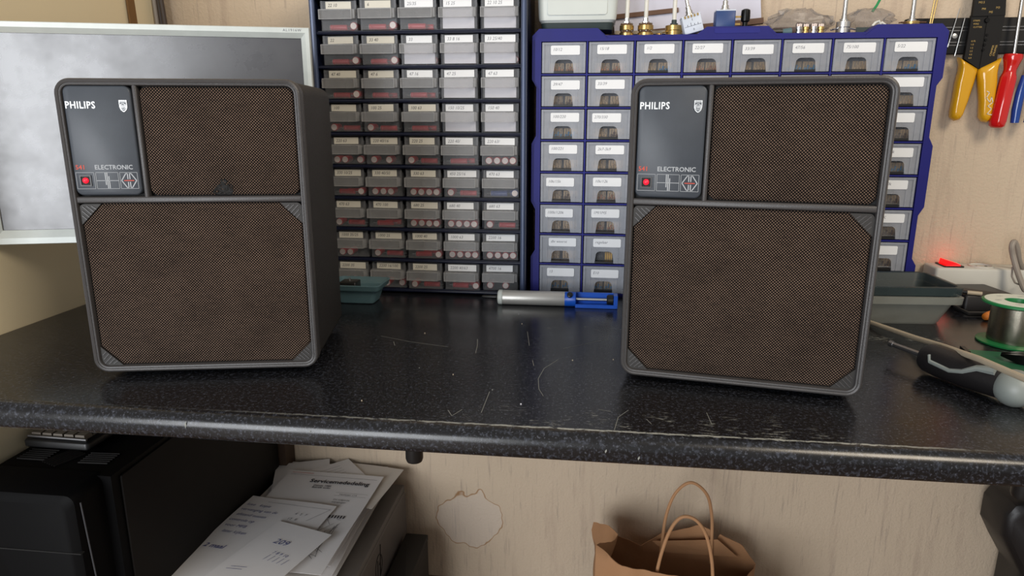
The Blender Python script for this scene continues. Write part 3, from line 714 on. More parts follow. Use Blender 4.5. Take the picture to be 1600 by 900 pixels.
# ------------------------------------------------------------------ things on top of the blue organiser
ZTOP = T + BH; ZLOW = T + BH - .012
tb = thing('plastic_tub', 'white plastic tub with a dark base on the left end of the blue organiser', 'tub', (-.039, 1.345, ZTOP))
mb = MB(); L = lambda z, i: [(x, y, z) for x, y in rrect(-.070+i, .070-i, -.048+i, .048-i, .012, 4)]
mb.loft([L(.012, .006), L(.016, .002), L(.022, .001), L(.10, -.003), L(.106, -.005), L(.108, -.004), L(.104, .001), L(.02, .004)], True, True); mb.build('bowl', 'white_plastic', tb)
mb = MB(); mb.prism(rrect(-.052, .052, .024, .10, .004, 3), -.0495, -.0475); mb.build('front_panel', 'white_plastic', tb)
mb = MB(); mb.loft([L(0, .008), L(.011, .005), L(.0125, .008)]); mb.build('base', 'dark_green', tb)
def pot(label, x, y, z, r, kind, h2=.010):
    p = thing('potentiometer', label, 'potentiometer', (x, y, z), 0, 'potentiometers on the blue organiser')
    if kind == 'gold2':
        for k in range(2):
            zb = k*.0125
            MB().lathe([(r*.94, zb), (r, zb+.001), (r, zb+.0085), (r*.9, zb+.0095)], 20).build('can', 'brass', p)
            MB().lathe([(r*.86, zb+.0095), (r*.86, zb+.0125)], 16).build('wafer', 'brown_wood', p)
            for a in (-.6, 0, .6):
                ax_, ay_ = math.sin(a), -math.cos(a); mb = MB(); mb.tube([(r*.8*ax_, r*.8*ay_, zb+.011), (r*1.25*ax_, r*1.25*ay_, zb+.0112)], .0011, 6); mb.build('solder_lug', 'steel', p)
        zc = .025
    elif kind == 'gold1':
        MB().lathe([(r*.94, 0), (r, .001), (r, .011), (r*1.06, .012), (r*1.06, .020), (r*.8, .021)], 20).build('can', 'brass', p); zc = .021
        for a in (-1.3, -1.0, 1.2): mb = MB(); mb.tube([(r*.9*math.sin(a), -r*.9*math.cos(a), .010), (r*1.5*math.sin(a), -r*1.4*math.cos(a), .008)], .0012, 6); mb.build('solder_lug', 'brass', p)
    elif kind == 'silver':
        MB().lathe([(r*.9, 0), (r, .001), (r, .010), (r*.94, .0108), (r*.94, .012), (r, .013), (r, .022), (r*.8, .023)], 22).build('can', 'steel', p); zc = .023
        for a in (-1.2, -1.6, 1.4): mb = MB(); mb.tube([(r*.9*math.sin(a), -r*.9*math.cos(a), .011), (r*1.7*math.sin(a), -r*1.7*math.cos(a), .009)], .0014, 6); mb.build('solder_lug', 'metal', p)
    else:
        MB().lathe([(r*.95, 0), (r, .001), (r, .008), (r*.9, .009)], 20).build('can', 'brass', p); zc = .009
        for a in (-1.35, -1.1, 1.15, 1.4): mb = MB(); mb.tube([(r*.8*math.sin(a), -r*.8*math.cos(a), .0075), (r*1.75*math.sin(a), -r*1.5*math.cos(a), .007)], .0012, 6); mb.build('solder_lug', 'brown_wood', p)
    MB().lathe([(.0068, zc-.001), (.0068, zc+.003), (.0045, zc+.003), (.0045, zc+.009), (.0035, zc+.009)], 6 if kind == 'gold2' else 14).build('bushing', 'steel' if kind != 'gold1' else 'dark_green', p)
    MB().lathe([(.0034, zc+.008), (.0038, zc+.013), (.0038, zc+.050), (.003, zc+.051)], 12).build('shaft', 'translucent_knob' if kind in ('gold2', 'gold1') else 'steel', p)
    return p
pot('gold double potentiometer with a cream shaft, right beside the white tub', .0495, 1.335, ZLOW, .0128, 'gold2')
pot('gold double potentiometer with a cream shaft, second from the white tub', .0830, 1.335, ZLOW, .0140, 'gold2')
pot('gold potentiometer with a grey bushing, next to the white trimmer block', .1330, 1.335, ZLOW, .0142, 'gold1')
pot('silver double potentiometer with a steel shaft between two plastic bags', .4215, 1.330, ZLOW, .0120, 'silver')
pot('low brass potentiometer with a steel shaft near the right end of the organiser', .5330, 1.330, ZTOP, .0130, 'low')
mb = MB(); mb.tube([(-.012, 0, .003), (.012, 0, .003)], .003, 8); mb.lathe([(.006, 0), (.007, .002), (.005, .009), (.003, .010)], 12, (0, .004, 0)); 
tag(mb.build('brass_fitting', 'brass', None, (.108, 1.345, ZLOW)), 'small brass fitting lying between the gold potentiometers', 'fitting')
def trimmer(label, loc, rot, mats, marks):
    p = thing('trimmer_capacitor', label, 'component', loc, 0, None, rot)
    mb = MB(); rblock(mb, -.0165, .0165, -.014, .014, 0, .029, .0015, .0010, 2); b_ = mb.build('housing', mats[0], p)
    mb = MB(); mb.box(-.0165, .0165, -.0138, .0138, .0285, .0305); mb.build('top_plate', mats[1], p)
    MB().lathe([(.0085, .0305), (.0085, .033), (.006, .034), (.006, .039), (.0045, .0395), (.0045, .046), (.003, .047), (.003, .062)], 14).build('shaft', 'steel', p)
    if marks:
        mb = MB(); strip(mb, [(-.014, .012), (.014, .012)], .0005, -.014)
        for k in range(4): strip(mb, [(-.009 + .006*k, .012), (-.009 + .006*k, .0150 + (.002 if k == 1 else 0))], .0006, -.014)
        put_text(mb, '1', -.001, -.0142, .020, .006); put_text(mb, '0', -.001, -.0142, .004, .005); mb.build('scale_print', 'ink_dark', b_)
        mb = MB()
        for k in range(5): mb.box(-.012 + .0055*k, -.0095 + .0055*k, -.0155, -.0138, .026, .030)
        mb.build('terminals', 'brass', p)
    else:
        for k in (0, 1): mb = MB(); mb.box(.0165, .027, -.004 , -.002, .006 + .012*k, .009 + .012*k); mb.build('terminal', 'brass', p)
trimmer('white block with a printed scale, tilted on the blue organiser', (.1660, 1.318, ZLOW+.005), (0, -.27, 0), ('trimmer_white', 'trimmer_white'), True)
trimmer('dark blue square component with a pale top and a steel shaft', (.2180, 1.322, ZTOP), (0, 0, 0), ('trimmer_blue', 'trimmer_white'), False)
kn = thing('jack_plug', 'black right-angle plug standing beside the dark blue component', 'plug', (.2530, 1.318, ZTOP))
mb = MB(); mb.lathe([(.0045, 0), (.0045, .010), (.0075, .012), (.0080, .020), (.0075, .030), (.004, .032)], 14); mb.build('plug_body', 'black_gloss', kn)
mb = MB(); mb.tube([(-.004, 0, .020), (-.0075, 0, .020)], .003, 8); mb.build('plug_pin', 'brass', kn)
# white board with wooden rails, leaning on the wall behind the small parts
fr = thing('railed_board', 'pale board with brown wooden rails leaning behind the potentiometers', 'board', (.165, 1.405, ZTOP+.006), 0, None, (-.10, -.09, 0))
mb = MB(); mb.box(-.135, .135, 0, .004, .010, .110); mb.build('panel', 'pale_card', fr)
for z0, z1 in ((0, .010), (.110, .120)): mb = MB(); mb.box(-.138, .138, -.005, .006, z0, z1); mb.build('rail', 'brown_wood', fr)
mb = MB(); mb.box(-.145, -.015, -.006, -.0005, .036, .044); mb.build('cross_rail', 'brown_wood', fr)
ln = thing('wooden_lath', 'light wooden lath lying along the back of the blue organiser', 'lath', (.16, 1.388, ZTOP))
MB().box(-.13, .13, -.008, .008, 0, .006).build('strip', 'stick', ln)
# plastic bags
def bag(label, x, y, z, sx, sy, sz, seed):
    g = thing('plastic_bag', label, 'bag', (x, y, z)); mb = MB(); n, m_ = 30, 11
    loops = []
    for j in range(m_):
        f = j/(m_-1); L0 = []
        for i in range(n):
            a = 2*PI*i/n; rr_ = math.sin(PI*(.12 + .80*f))**.6
            nz = noise.noise(Vector((math.cos(a)*2 + seed, math.sin(a)*2, f*4)))*.40 + noise.noise(Vector((math.cos(a)*6, math.sin(a)*6 + seed, f*9)))*.28
            L0.append((sx*rr_*math.cos(a)*(1+nz), sy*rr_*math.sin(a)*(1+nz*.5), max(0, sz*(f + .18*nz*(1 if j else 0)))))
        loops.append(L0)
    mb.loft(loops); mb.build('film', 'bag_film', g, ang=25); return g
bag('crumpled grey plastic bag of dark parts left of the silver potentiometer', .356, 1.372, ZLOW, .052, .026, .050, 1.3)
bag('crumpled clear plastic bag right of the silver potentiometer', .470, 1.355, ZLOW+.012, .040, .026, .034, 5.1)
for i, (x, z_, lb) in enumerate(((.333, .020, 'dark flat part inside the grey plastic bag, left one'), (.372, .028, 'dark flat part inside the grey plastic bag, right one'))):
    q = thing('flat_part', lb, 'component', (x, 1.368, ZLOW+z_-.012)); mb = MB(); rblock(mb, -.020, .020, -.003, .003, .0, .011, .003, .001, 3); mb.build('body', 'brown_wood', q); mb = MB(); mb.box(-.014, .004, -.0036, -.003, .003, .007); mb.build('window', 'black_gap', q)
for i, (x, y, lb, mt) in enumerate(((.300, 1.322, 'black plug with a green glass body lying left of the brass sockets', 'black_plastic'),)):
    q = thing('fuse_holder', lb, 'plug', (x, y, ZLOW), .08)
    mb = MB(); mb.tube([(-.020, 0, .006), (.018, 0, .006)], .0055, 10); mb.build('barrel', mt, q)
    mb = MB(); mb.tube([(.018, 0, .006), (.033, 0, .006)], [.005, .0075], 12); mb.build('glass_end', 'tub_teal', q)
for i in range(4):
    q = thing('brass_socket', 'small brass tube socket, %s in the row beside the grey plastic bag' % ORD[i], 'socket', (.346 + .0125*i, 1.322 + .004*(i % 2), ZLOW), 0, 'brass sockets on the organiser')
    MB().lathe([(.0055, 0), (.0055, .006), (.0045, .0065), (.0045, .009), (.0055, .0095), (.0055, .014), (.003, .015)], 10).build('body', 'brass' if i % 2 else 'metal', q)
    for a in range(4): mb = MB(); mb.lathe([(.0011, 0), (.0012, .004), (.0005, .005)], 6, (.0032*math.cos(a*1.57), .0032*math.sin(a*1.57), .0142)); mb.build('pin', 'cap_end', q)
q = thing('green_wire_tie', 'green wire end sticking up from the clear plastic bag', 'wire', (.472, 1.345, ZTOP+.026)); mb = MB(); mb.tube([(0, 0, .002), (.006, 0, .012), (.012, .002, .024), (.014, .002, .03)], .0022, 8); mb.build('insulation', 'green_wire', q)
q = thing('white_knot', 'knotted white wire lying beside the clear plastic bag', 'wire', (.478, 1.326, ZLOW+.012)); mb = MB(); mb.tube([(-.010, 0, .002), (-.005, .002, .008), (0, -.001, .010), (.004, 0, .004), (-.002, .003, .003), (.006, .001, .008), (.012, 0, .003), (.024, .002, .002)], .0022, 8); mb.build('strand', 'translucent_knob', q)
q = thing('green_card', 'flat green card lying under the clear plastic bag', 'card', (.468, 1.335, ZLOW)); mb = MB(); mb.box(-.03, .055, -.022, .04, 0, .002); mb.box(-.03, .055, -.022, -.020, .002, .011); mb.build('sheet', 'dark_green', q)

# ------------------------------------------------------------------ magnetic tool strip and tools on the wall
ms = thing('magnetic_strip', 'black magnetic tool strip with aluminium lines screwed to the wall', 'tool strip', (.86, YW, T+.4465))
mb = MB(); rblock(mb, -.30, .30, -.014, 0, 0, .0625, .002, .0012, 2); mb.build('bar', 'magnet_black', ms)
for z in (.0148, .0200, .0400, .0458): mb = MB(); mb.box(-.299, .299, -.0148, -.0138, z, z+.0011); mb.build('line', 'aluminium', ms)
for x in (-.215, .24): mb = MB(); mb.lathe([(.0048, 0), (.0044, .0012), (.002, .0018), (0, .0018)], 14, (x, -.0138, .0312), (0, -1, 0)); mb.box(x-.0028, x+.0028, -.0159, -.0154, .0306, .0318); mb.build('screw', 'steel', ms)
def wall_poly(pts, y): return [(yv(u, v, y).x, yv(u, v, y).z) for u, v in pts]
# wire stripper
YT2 = 1.404
c0 = yv(1528, 104, YT2)
ws = thing('wire_stripper', 'black wire stripper with yellow handles hanging on the magnetic strip', 'pliers', (c0.x, YT2, c0.z))
def wp(pts, y=YT2): return [(x - c0.x, z - c0.z) for x, z in wall_poly(pts, y)]
mb = MB(); mb.prism(wp([(1526, -30), (1572, -32), (1569, 24), (1518, 26)]), -.004, .004); mb.build('head', 'magnet_black', ws)
mb = MB(); mb.prism(wp([(1518, 24), (1543, 24), (1541, 40), (1536, 70), (1529, 108), (1506, 92)]), -.0015, .006); mb.build('blade', 'magnet_black', ws)
mb = MB(); mb.prism(wp([(1543, 24), (1569, 24), (1562, 60), (1556, 95), (1529, 108), (1534, 80), (1539, 45)]), -.003, .004); b2 = mb.build('blade', 'magnet_black', ws)
mb = MB()
for u, v, s_ in ((1531, 4, 'M3.5'), (1536, 14, 'M4'), (1547, 19, 'M5'), (1558, 12, 'M3')): a = wp([(u-4, v+2)])[0]; put_text(mb, s_, a[0], -.0042, a[1], .0052)
for i, s_ in enumerate(('0.75', '1.0', '1.5', '2.5', '4.0', '6.0')): a = wp([(1516 - i*.9, 66 + 5.2*i)])[0]; put_text(mb, s_, a[0], -.0031, a[1], .0042)
for i in range(3): a = wp([(1519, 34 + 5*i)])[0]; put_text(mb, ('STRIPS', 'WIRE', 'CUTTER')[i], a[0], -.0031, a[1], .0040)
for i in range(2): a = wp([(1547 + 5*i, 88)])[0]; put_text(mb, ('CRIMPER', 'STRIPPER')[i], a[0], -.0031, a[1], .0048, rot=1.42)
mb.build('gold_lettering', 'gold_print', ws)
mb = MB(); a = wp([(1538, 66)])[0]
for k in range(4): mb.lathe([(.0026, 0), (.0022, .0014)], 10, (a[0]-.0012*k*.6+.001, -.0028, a[1]+.012-.0085*k), (0, -1, 0))
a2 = wp([(1541, 32)])[0]; mb.lathe([(.0045, 0), (.0038, .0018)], 14, (a2[0], -.003, a2[1]), (0, -1, 0)); mb.build('rivets', 'black_gloss', ws)
def grip(pts, nm='handle'):
    P = wp(pts); n = len(P); cx_ = sum(p[0] for p in P)/n; cz_ = sum(p[1] for p in P)/n; mb = MB()
    sc = lambda f, y: [(cx_+(x-cx_)*f, y, cz_+(z-cz_)*(1-(1-f)*.35)) for x, z in P]
    mb.loft([sc(.45, -.011), sc(.72, -.0095), sc(.92, -.005), sc(1, .0005), sc(.94, .007), sc(.6, .011)]); return mb.build(nm, 'yellow_grip', ws, ang=70)
grip([(1497, 89), (1503, 93), (1527, 107), (1526, 112), (1521, 130), (1511, 160), (1502, 182), (1497, 188), (1490, 189), (1484, 184), (1484, 176), (1489, 152), (1493, 128), (1498, 110), (1499, 100)])
g2 = grip([(1564, 90), (1560, 98), (1557, 112), (1557, 128), (1554, 150), (1549, 175), (1546, 188), (1540, 192), (1533, 190), (1529, 184), (1530, 160), (1528, 130), (1527, 112), (1530, 106), (1545, 99)])
mb = MB()
hw_ = wp([(1537, 143), (1541, 145), (1536, 153), (1541, 160), (1544, 152), (1546, 160), (1538, 166), (1544, 170), (1537, 178), (1546, 180)])
strip(mb, hw_, .0012, -.0112, .0006); mb.build('pen_marks', 'label_cream', g2)
# red screwdriver
a = yv(1584, 85, 1.395); b = yv(1556, 200, 1.395); top = yv(1600, -20, 1.395)
sd = thing('screwdriver', 'screwdriver with a transparent red handle hanging on the magnetic strip', 'screwdriver', tuple(a))
ax = (b - a); Ld = ax.length; axn = ax.normalized()
prof_ = [(.0145, 0), (.0155, .006), (.013, .014), (.0100, .026), (.0105, .032), (.0135, .040), (.0142, Ld-.012), (.0128, Ld-.004), (.008, Ld)]
mb = MB(); loops = []; u_ = axn.orthogonal().normalized(); q_ = axn.cross(u_)
for r, hh in prof_:
    fl = .10 if .036 < hh < Ld-.006 else 0
    loops.append([tuple(axn*hh + (u_*math.cos(t) + q_*math.sin(t))*(r*(1 - fl*(.5 + .5*math.cos(6*t))))) for t in [2*PI*k/36 for k in range(36)]])
mb.loft(loops); mb.build('handle', 'red_handle', sd, ang=60)
mb = MB(); mb.tube([(0, 0, 0), tuple(top - a)], .0030, 12); mb.build('shaft', 'steel', sd)
pts = [yv(1602, 118, 1.395), yv(1594, 145, 1.395), yv(1588, 172, 1.395), yv(1585, 192, 1.395)]
bp = thing('blue_pliers', 'tool with blue dipped handles at the right edge, beside the red screwdriver', 'pliers', tuple(pts[0]))
mb = MB(); mb.tube([tuple(p - pts[0]) for p in pts], [.006, .0075, .0078, .0068], 14); mb.build('handle', 'blue_handle', bp); mb = MB(); mb.tube([tuple(p - pts[0] + Vector((.034 - .004*i, 0, 0))) for i, p in enumerate(pts)], [.006, .0075, .0078, .0068], 14); mb.build('handle', 'blue_handle', bp)
mb = MB(); mb.loft([[(-.004, -.005, 0), (.038, -.005, 0), (.038, .005, 0), (-.004, .005, 0)], [(.006, -.005, .04), (.028, -.005, .04), (.028, .005, .04), (.006, .005, .04)], [(.012, -.003, .11), (.022, -.003, .11), (.022, .003, .11), (.012, .003, .11)]]); mb.build('jaws', 'metal', bp)
for (p0, p1, lb) in (((1500, 12), (1481, 72), 'thin steel needle on the magnetic strip, nearest the blue organiser'), ((1508, 27), (1492, 86), 'thin steel needle on the magnetic strip, second from the blue organiser')):
    A = yv(*p0, 1.413); B_ = yv(*p1, 1.413); q = thing('needle', lb, 'needle', tuple(B_), 0, 'needles on the magnetic strip')
    mb = MB(); mb.tube([(0, 0, 0), tuple((A-B_)*.94), tuple(A-B_)], [.0010, .0010, .0003], 8); mb.build('pin', 'steel', q); mb = MB(); mb.lathe([(.0014, -.002), (.0014, .004)], 8, (0, 0, 0), tuple(A-B_)); mb.build('collar', 'steel', q)
A = yv(1462, -10, 1.40); B_ = yv(1453, 36, 1.40)
q = thing('tweezers', 'pair of thin brass tweezers standing behind the right end of the organiser', 'tweezers', (B_.x, B_.y, ZTOP-.09))
for dx in (0, .005): mb = MB(); mb.tube([(dx*.4-.012, 0, 0), (dx*.6, 0, .10), (tuple(A-B_)[0]+dx, 0, .15)], .0014, 8); mb.build('arm', 'brass', q)

# ------------------------------------------------------------------ right-hand clutter on the worktop
ps = thing('power_strip', 'white power strip with a glowing red switch against the wall', 'power strip', (.72, 1.398, T))
mb = MB(); zblock(mb, -.068, .10, -.028, .028, 0, .055, .006, .004); mb.build('housing', 'strip_white', ps)
mb = MB(); mb.loft([[(x, y, .0545) for x, y in rrect(-.050, -.014, -.020, .020, .002, 2)], [(x, y, .0575) for x, y in rrect(-.050, -.014, -.020, .020, .002, 2)]]); sw = mb.build('switch_frame', 'black_plastic', ps)
mb = MB(); mb.loft([[(-.045, -.015, .0575), (-.019, -.015, .0575), (-.019, .015, .0575), (-.045, .015, .0575)], [(-.044, -.014, .0670), (-.020, -.014, .0600), (-.020, .014, .0600), (-.044, .014, .0670)]]); rk = mb.build('rocker', 'switch_red', sw); rk['label'] = 'lit red rocker switch'
mb = MB(); mb.lathe([(.021, .0545), (.021, .0570), (.018, .0575), (.0175, .0552), (.0, .0552)], 24, (.025, 0, 0)); mb.build('socket', 'strip_white', ps)
for dx in (-.009, .009): mb = MB(); mb.lathe([(.0025, .0550), (.0025, .0556)], 10, (.025+dx, 0, 0)); mb.build('socket_hole', 'black_gap', ps)
P = [yv(1600, 452, 1.33), yv(1590, 425, 1.34), yv(1583, 400, 1.35), yv(1581, 385, 1.35), yv(1585, 378, 1.355), yv(1590, 390, 1.36), yv(1593, 410, 1.37), yv(1605, 430, 1.385)]
q = thing('grey_cable', 'grey mains cable looping up in front of the wall at the right edge', 'cable', (P[0].x+.02, P[0].y, T)); sub = []
for i in range(len(P)-1):
    for k_ in range(5):
        t_ = k_/5; p0, p1, p2, p3 = P[max(i-1, 0)], P[i], P[i+1], P[min(i+2, len(P)-1)]
        sub.append(.5*((2*p1) + (p2-p0)*t_ + (2*p0-5*p1+4*p2-p3)*t_**2 + (3*p1-p0-3*p2+p3)*t_**3))
first = Vector((P[0].x+.035, P[0].y-.02, T+.006)); sub = [first] + sub + [P[-1], Vector((P[-1].x+.03, P[-1].y, T+.02)), Vector((P[-1].x+.06, P[-1].y-.02, T+.006))]
mb = MB(); mb.tube([tuple(p - q.location) for p in sub], .0050, 10); mb.build('sheath', 'cable_grey', q)
P = [yv(1582, 417, 1.35), yv(1581, 432, 1.345), yv(1586, 442, 1.34), yv(1596, 446, 1.34), yv(1606, 440, 1.345)]
q = thing('thin_cable', 'thin grey wire curling below the looping mains cable', 'cable', (P[2].x, P[2].y, P[2].z)); mb = MB(); mb.tube([tuple(p - q.location) for p in P], .0016, 8); mb.build('sheath', 'cable_grey', q)
bk = thing('power_adapter', 'flat black adapter box lying between the grey tub and the solder spool', 'adapter', (.695, 1.300, T), .12)
mb = MB(); zblock(mb, -.047, .045, -.040, .050, 0, .030, .006, .003); mb.build('case', 'tool_black', bk)
mb = MB(); mb.tube([(-.047, -.03, .012), (-.07, -.05, .010), (-.06, -.07, .006), (-.02, -.072, .006), (.01, -.06, .006), (.03, -.07, .006)], .0045, 8); mb.build('lead', 'black_plastic', bk)
q = thing('orange_plug', 'small orange plug lying in front of the black adapter', 'plug', (.667, 1.205, T), .4); mb = MB(); mb.lathe([(.003, -.012), (.006, -.010), (.0075, 0), (.0075, .010), (.005, .013)], 12, (0, 0, .0078), (1, .3, 0)); mb.build('body', 'orange', q); mb = MB(); mb.tube([(.012, .004, .0078), (.024, .007, .0078)], .0025, 8); mb.build('tip', 'brass', q)
q = thing('soldering_tip', 'small pen-like tip with a pale end on the black adapter', 'tip', (.662, 1.262, T+.0302), -.35); mb = MB(); mb.tube([(-.03, 0, .0035), (-.004, 0, .0035)], [.0015, .0035], 8); mb.build('nib', 'black_plastic', q); mb = MB(); mb.tube([(-.004, 0, .0035), (.018, 0, .0035)], .0035, 8); mb.build('sleeve', 'stick', q)
# two nested grey tubs
def tub(label, z0, x0, x1, y0, y1, hgt, rim, mat, matr, grp, tap):
    cx_, cy_ = (x0+x1)/2, (y0+y1)/2; q = thing('storage_tub', label, 'tub', (cx_, cy_, z0), .06, grp); a, b = (x1-x0)/2, (y1-y0)/2
    L = lambda z, i: [(x, y, z) for x, y in rrect(-a+i, a-i, -b+i, b-i, .012, 4)]
    f = lambda z: tap*(1 - z/hgt)
    mb = MB(); mb.loft([L(0, tap), L(hgt, 0), L(hgt, .0018), L(.002, tap+.0018)]); mb.build('bowl', mat, q)
    mb = MB(); mb.loft([L(hgt-rim, -.005), L(hgt, -.006), L(hgt+.001, -.004), L(hgt+.001, .0005), L(hgt-rim, .0005)] , False, False); mb.build('rim', matr, q)
    return q
tub('pale translucent lower tub of the two nested ones by the organiser', T, .430, .590, 1.148, 1.268, .0500, .011, 'tub_light', 'tub_light', 'nested tubs', .018)
tub('dark grey upper tub nested in the pale one by the organiser', T+.018, .432, .588, 1.150, 1.266, .0480, .013, 'tub_dark', 'tub_dark', 'nested tubs', .014)
# solder spool
sp_ = thing('solder_spool', 'reel of solder wire with green flanges at the right edge', 'solder reel', (.636, 1.078, T))
fl = .047; 
MB().lathe([(fl-.003, 0), (fl, .001), (fl, .0032), (fl-.006, .0045), (.012, .0045)], 40).build('bottom_flange', 'spool_green', sp_)
mb = MB(); pr = [(.012, .0045)] + [(.0335 + .0002*(k % 2), .0048 + k*.00145) for k in range(38)] + [(.012, .0605)]; mb.lathe(pr, 36); mb.build('wire_winding', 'solder', sp_)
mb = MB(); mb.loft([[(r_*math.cos(t), r_*math.sin(t), z) for t in [2*PI*k/40 for k in range(40)]] for r_, z in ((.012, .0600), (fl-.004, .0605), (fl, .0622), (fl, .0648), (fl-.002, .066), (.0165, .066), (.0155, .063), (.0150, .052), (.012, .050))], False, True); tf = mb.build('top_flange', 'spool_green', sp_)
mb = MB(); mb.loft([[(r_*math.cos(t), r_*math.sin(t), z) for t in [2*PI*k/40 for k in range(40)]] for r_, z in ((.0185, .0660), (.0185, .0664), (fl-.0035, .0664), (fl-.0035, .0660))], False, False)
for k_ in range(12):
    a_ = k_*.52; put_text(mb, 'SnPb', .030*math.cos(a_)-.003, .030*math.sin(a_)-.001, .06655, .0045, 1, plane='XY') if k_ % 2 == 0 else None
mb.build('paper_label', ['spool_label', 'ink_grey'], tf)
# green board, cutters, stick, black tool
pb = thing('circuit_board', 'green printed circuit board lying under the black cutters', 'circuit board', (.600, .982, T), -.15)
MB().box(-.062, .11, -.045, .042, 0, .0018).build('board', 'pcb_green', pb)
mb = MB()
for (x0, y0, x1, y1) in ((-.04, .02, .0, -.02), (.0, -.02, .06, -.02), (-.02, .03, .03, -.005), (.03, -.005, .09, -.005), (-.05, 0, -.03, -.03)):
    a_ = Vector((x0, y0, .0019)); b_ = Vector((x1, y1, .0019)); n_ = (b_-a_).normalized().cross(Vector((0, 0, 1)))*.0006; mb.add([a_-n_, b_-n_, b_+n_, a_+n_], [(0, 1, 2, 3)])
mb.build('traces', 'tub_teal', pb)
mb = MB(); mb.box(-.066, -.060, .018, .044, 0, .006); mb.build('connector', 'black_plastic', pb)
ct = thing('side_cutters', 'black side cutters with open jaws pointing left beside the circuit board', 'cutters', (.612, .968, T+.002), -.55)
for s_ in (-1, 1):
    mb = MB(); mb.loft([[(-.045, s_*.0035, .006), (-.045, s_*.0045, .006), (-.045, s_*.0045, .009), (-.045, s_*.0035, .009)], [(-.025, s_*.001, .001), (-.025, s_*.011, .001), (-.025, s_*.011, .013), (-.025, s_*.001, .013)], [(0, s_*.001, 0), (0, s_*.013, 0), (0, s_*.013, .015), (0, s_*.001, .015)], [(.012, s_*.002, .002), (.012, s_*.009, .002), (.012, s_*.009, .012), (.012, s_*.002, .012)]]); mb.build('jaw', 'black_gloss', ct)
    mb = MB(); mb.tube([(.012, s_*.006, .007), (.04, s_*.014, .008), (.09, s_*.020, .009), (.12, s_*.016, .009)], [.005, .007, .008, .006], 12); mb.build('handle', 'tool_grey', ct)
mb = MB(); mb.lathe([(.0065, .014), (.0065, .0165), (.004, .0175)], 14, (0, 0, 0)); mb.build('pivot', 'metal', ct)
A = uv(1350, 500, T+.005); B1 = uv(1430, 528, T+.016); B2 = uv(1530, 561, T+.050); B3 = uv(1620, 600, T+.060)
q = thing('pale_stick', 'long pale wooden stick resting across the black tool', 'stick', tuple(A)); mb = MB(); mb.tube([(0, 0, 0), tuple(A.lerp(B1, .5) - A), tuple(B1 - A), tuple(B1.lerp(B2, .5) - A + Vector((0, 0, .001))), tuple(B2 - A), tuple(B3 - A)], [.0032, .0036, .0038, .0038, .0038, .0038], 10); mb.build('rod', 'stick', q)
A = Vector((.4455, .930, T+.022)); B_ = Vector((.530, .765, T+.021))
bt = thing('hand_tool', 'black screwdriver-like tool with a grey ball end lying at the right front', 'tool', (A.x, A.y, T)); ax = (B_ - A).normalized()
mb = MB(); mb.lathe([(.010, -.002), (.016, 0), (.019, .006), (.0205, .02), (.0205, .06), (.0195, .085), (.018, .11)], 24, (0, 0, .022), tuple(ax)); mb.build('handle', 'tool_black', bt)
mb = MB(); mb.tube([tuple(ax*0 + Vector((0, 0, .022))), tuple(-ax*.05 + Vector((0, 0, .0225)))], .0035, 10); mb.tube([tuple(-ax*.05 + Vector((0, 0, .0225))), tuple(-ax*.056 + Vector((0, 0, .0225)))], .0045, 10); mb.build('shaft', 'tool_grey' if 0 else 'aluminium', bt)
cb = Vector((0, 0, .022)) + ax*.118
mb = MB(); mb.lathe([(0, -.0225)] + [(.0225*math.sin(t), -.0225*math.cos(t)) for t in [PI*k/12 for k in range(1, 12)]] + [(0, .0225)], 24, tuple(cb), tuple(ax)); mb.build('ball_end', 'tool_grey', bt)
sd_ = Vector((-ax.y, ax.x, 0)); sd_ = -sd_ if sd_.x > 0 else sd_          # towards the viewer's left
up_ = Vector((0, 0, 1)); mb = MB()
pathp = []
for (f, an) in ((.018, .55), (.022, .15), (.05, .02), (.066, .25), (.080, .75), (.10, 1.0)):
    pathp.append(tuple(Vector((0, 0, .022)) + ax*f + (sd_*math.cos(an) + up_*math.sin(an))*.0198))
mb.tube(pathp, [.0022, .0028, .0028, .003, .004, .006], 8); mb.build('grey_inlay', 'tool_grey', bt)

# ------------------------------------------------------------------ solder sucker and small tray in the middle
ss = thing('solder_sucker', 'silver and blue desoldering pump lying in front of the drawer cabinets', 'desoldering pump', (-.05, 1.208, T), .01); r_ = .0135
MB().lathe([(.0015, -.149), (.0028, -.146), (.0038, -.122), (.006, -.120), (.006, -.114)], 14, (0, 0, r_), 'X').build('nozzle', 'black_plastic', ss)
MB().lathe([(.011, -.119), (.0135, -.117), (.0135, -.111), (.0125, -.110)], 20, (0, 0, r_), 'X').build('front_ring', 'white_plastic', ss)
MB().lathe([(.0125, -.110), (.0130, -.108), (.0130, .003), (.0125, .004)], 24, (0, 0, r_), 'X').build('barrel', 'satin_alu', ss)
MB().lathe([(.0125, .002), (.0132, .003), (.0132, .022), (.012, .023)], 22, (0, 0, r_), 'X').build('collar', 'sucker_blue', ss)
mb = MB(); mb.box(.022, .096, -.0125, -.009, .0008, .007); mb.box(.022, .096, .009, .0125, .002, .024); mb.box(.022, .096, -.0115, .0115, .0004, .0030); mb.box(.090, .097, -.0115, .0115, .0004, .024); mb.build('guard', 'sucker_blue', ss)
mb = MB(); mb.tube([(.020, 0, r_), (.086, 0, r_)], .0028, 12); mb.build('plunger_rod', 'steel', ss)
MB().lathe([(.008, .078), (.0095, .080), (.0095, .089), (.006, .0905)], 16, (0, 0, r_), 'X').build('plunger_knob', 'black_plastic', ss)
MB().lathe([(.0052, 0), (.0052, .004), (.0038, .005)], 14, (.012, -.0085, r_+.0085), (0, -.75, .65)).build('release_button', 'black_plastic', ss)
ty = thing('parts_tray', 'small teal plastic tray half hidden behind the left loudspeaker', 'tray', (-.4275, 1.198, T))
L = lambda z, i: [(x, y, z) for x, y in rrect(-.044+i, .044-i, -.034+i, .034-i, .008, 4)]
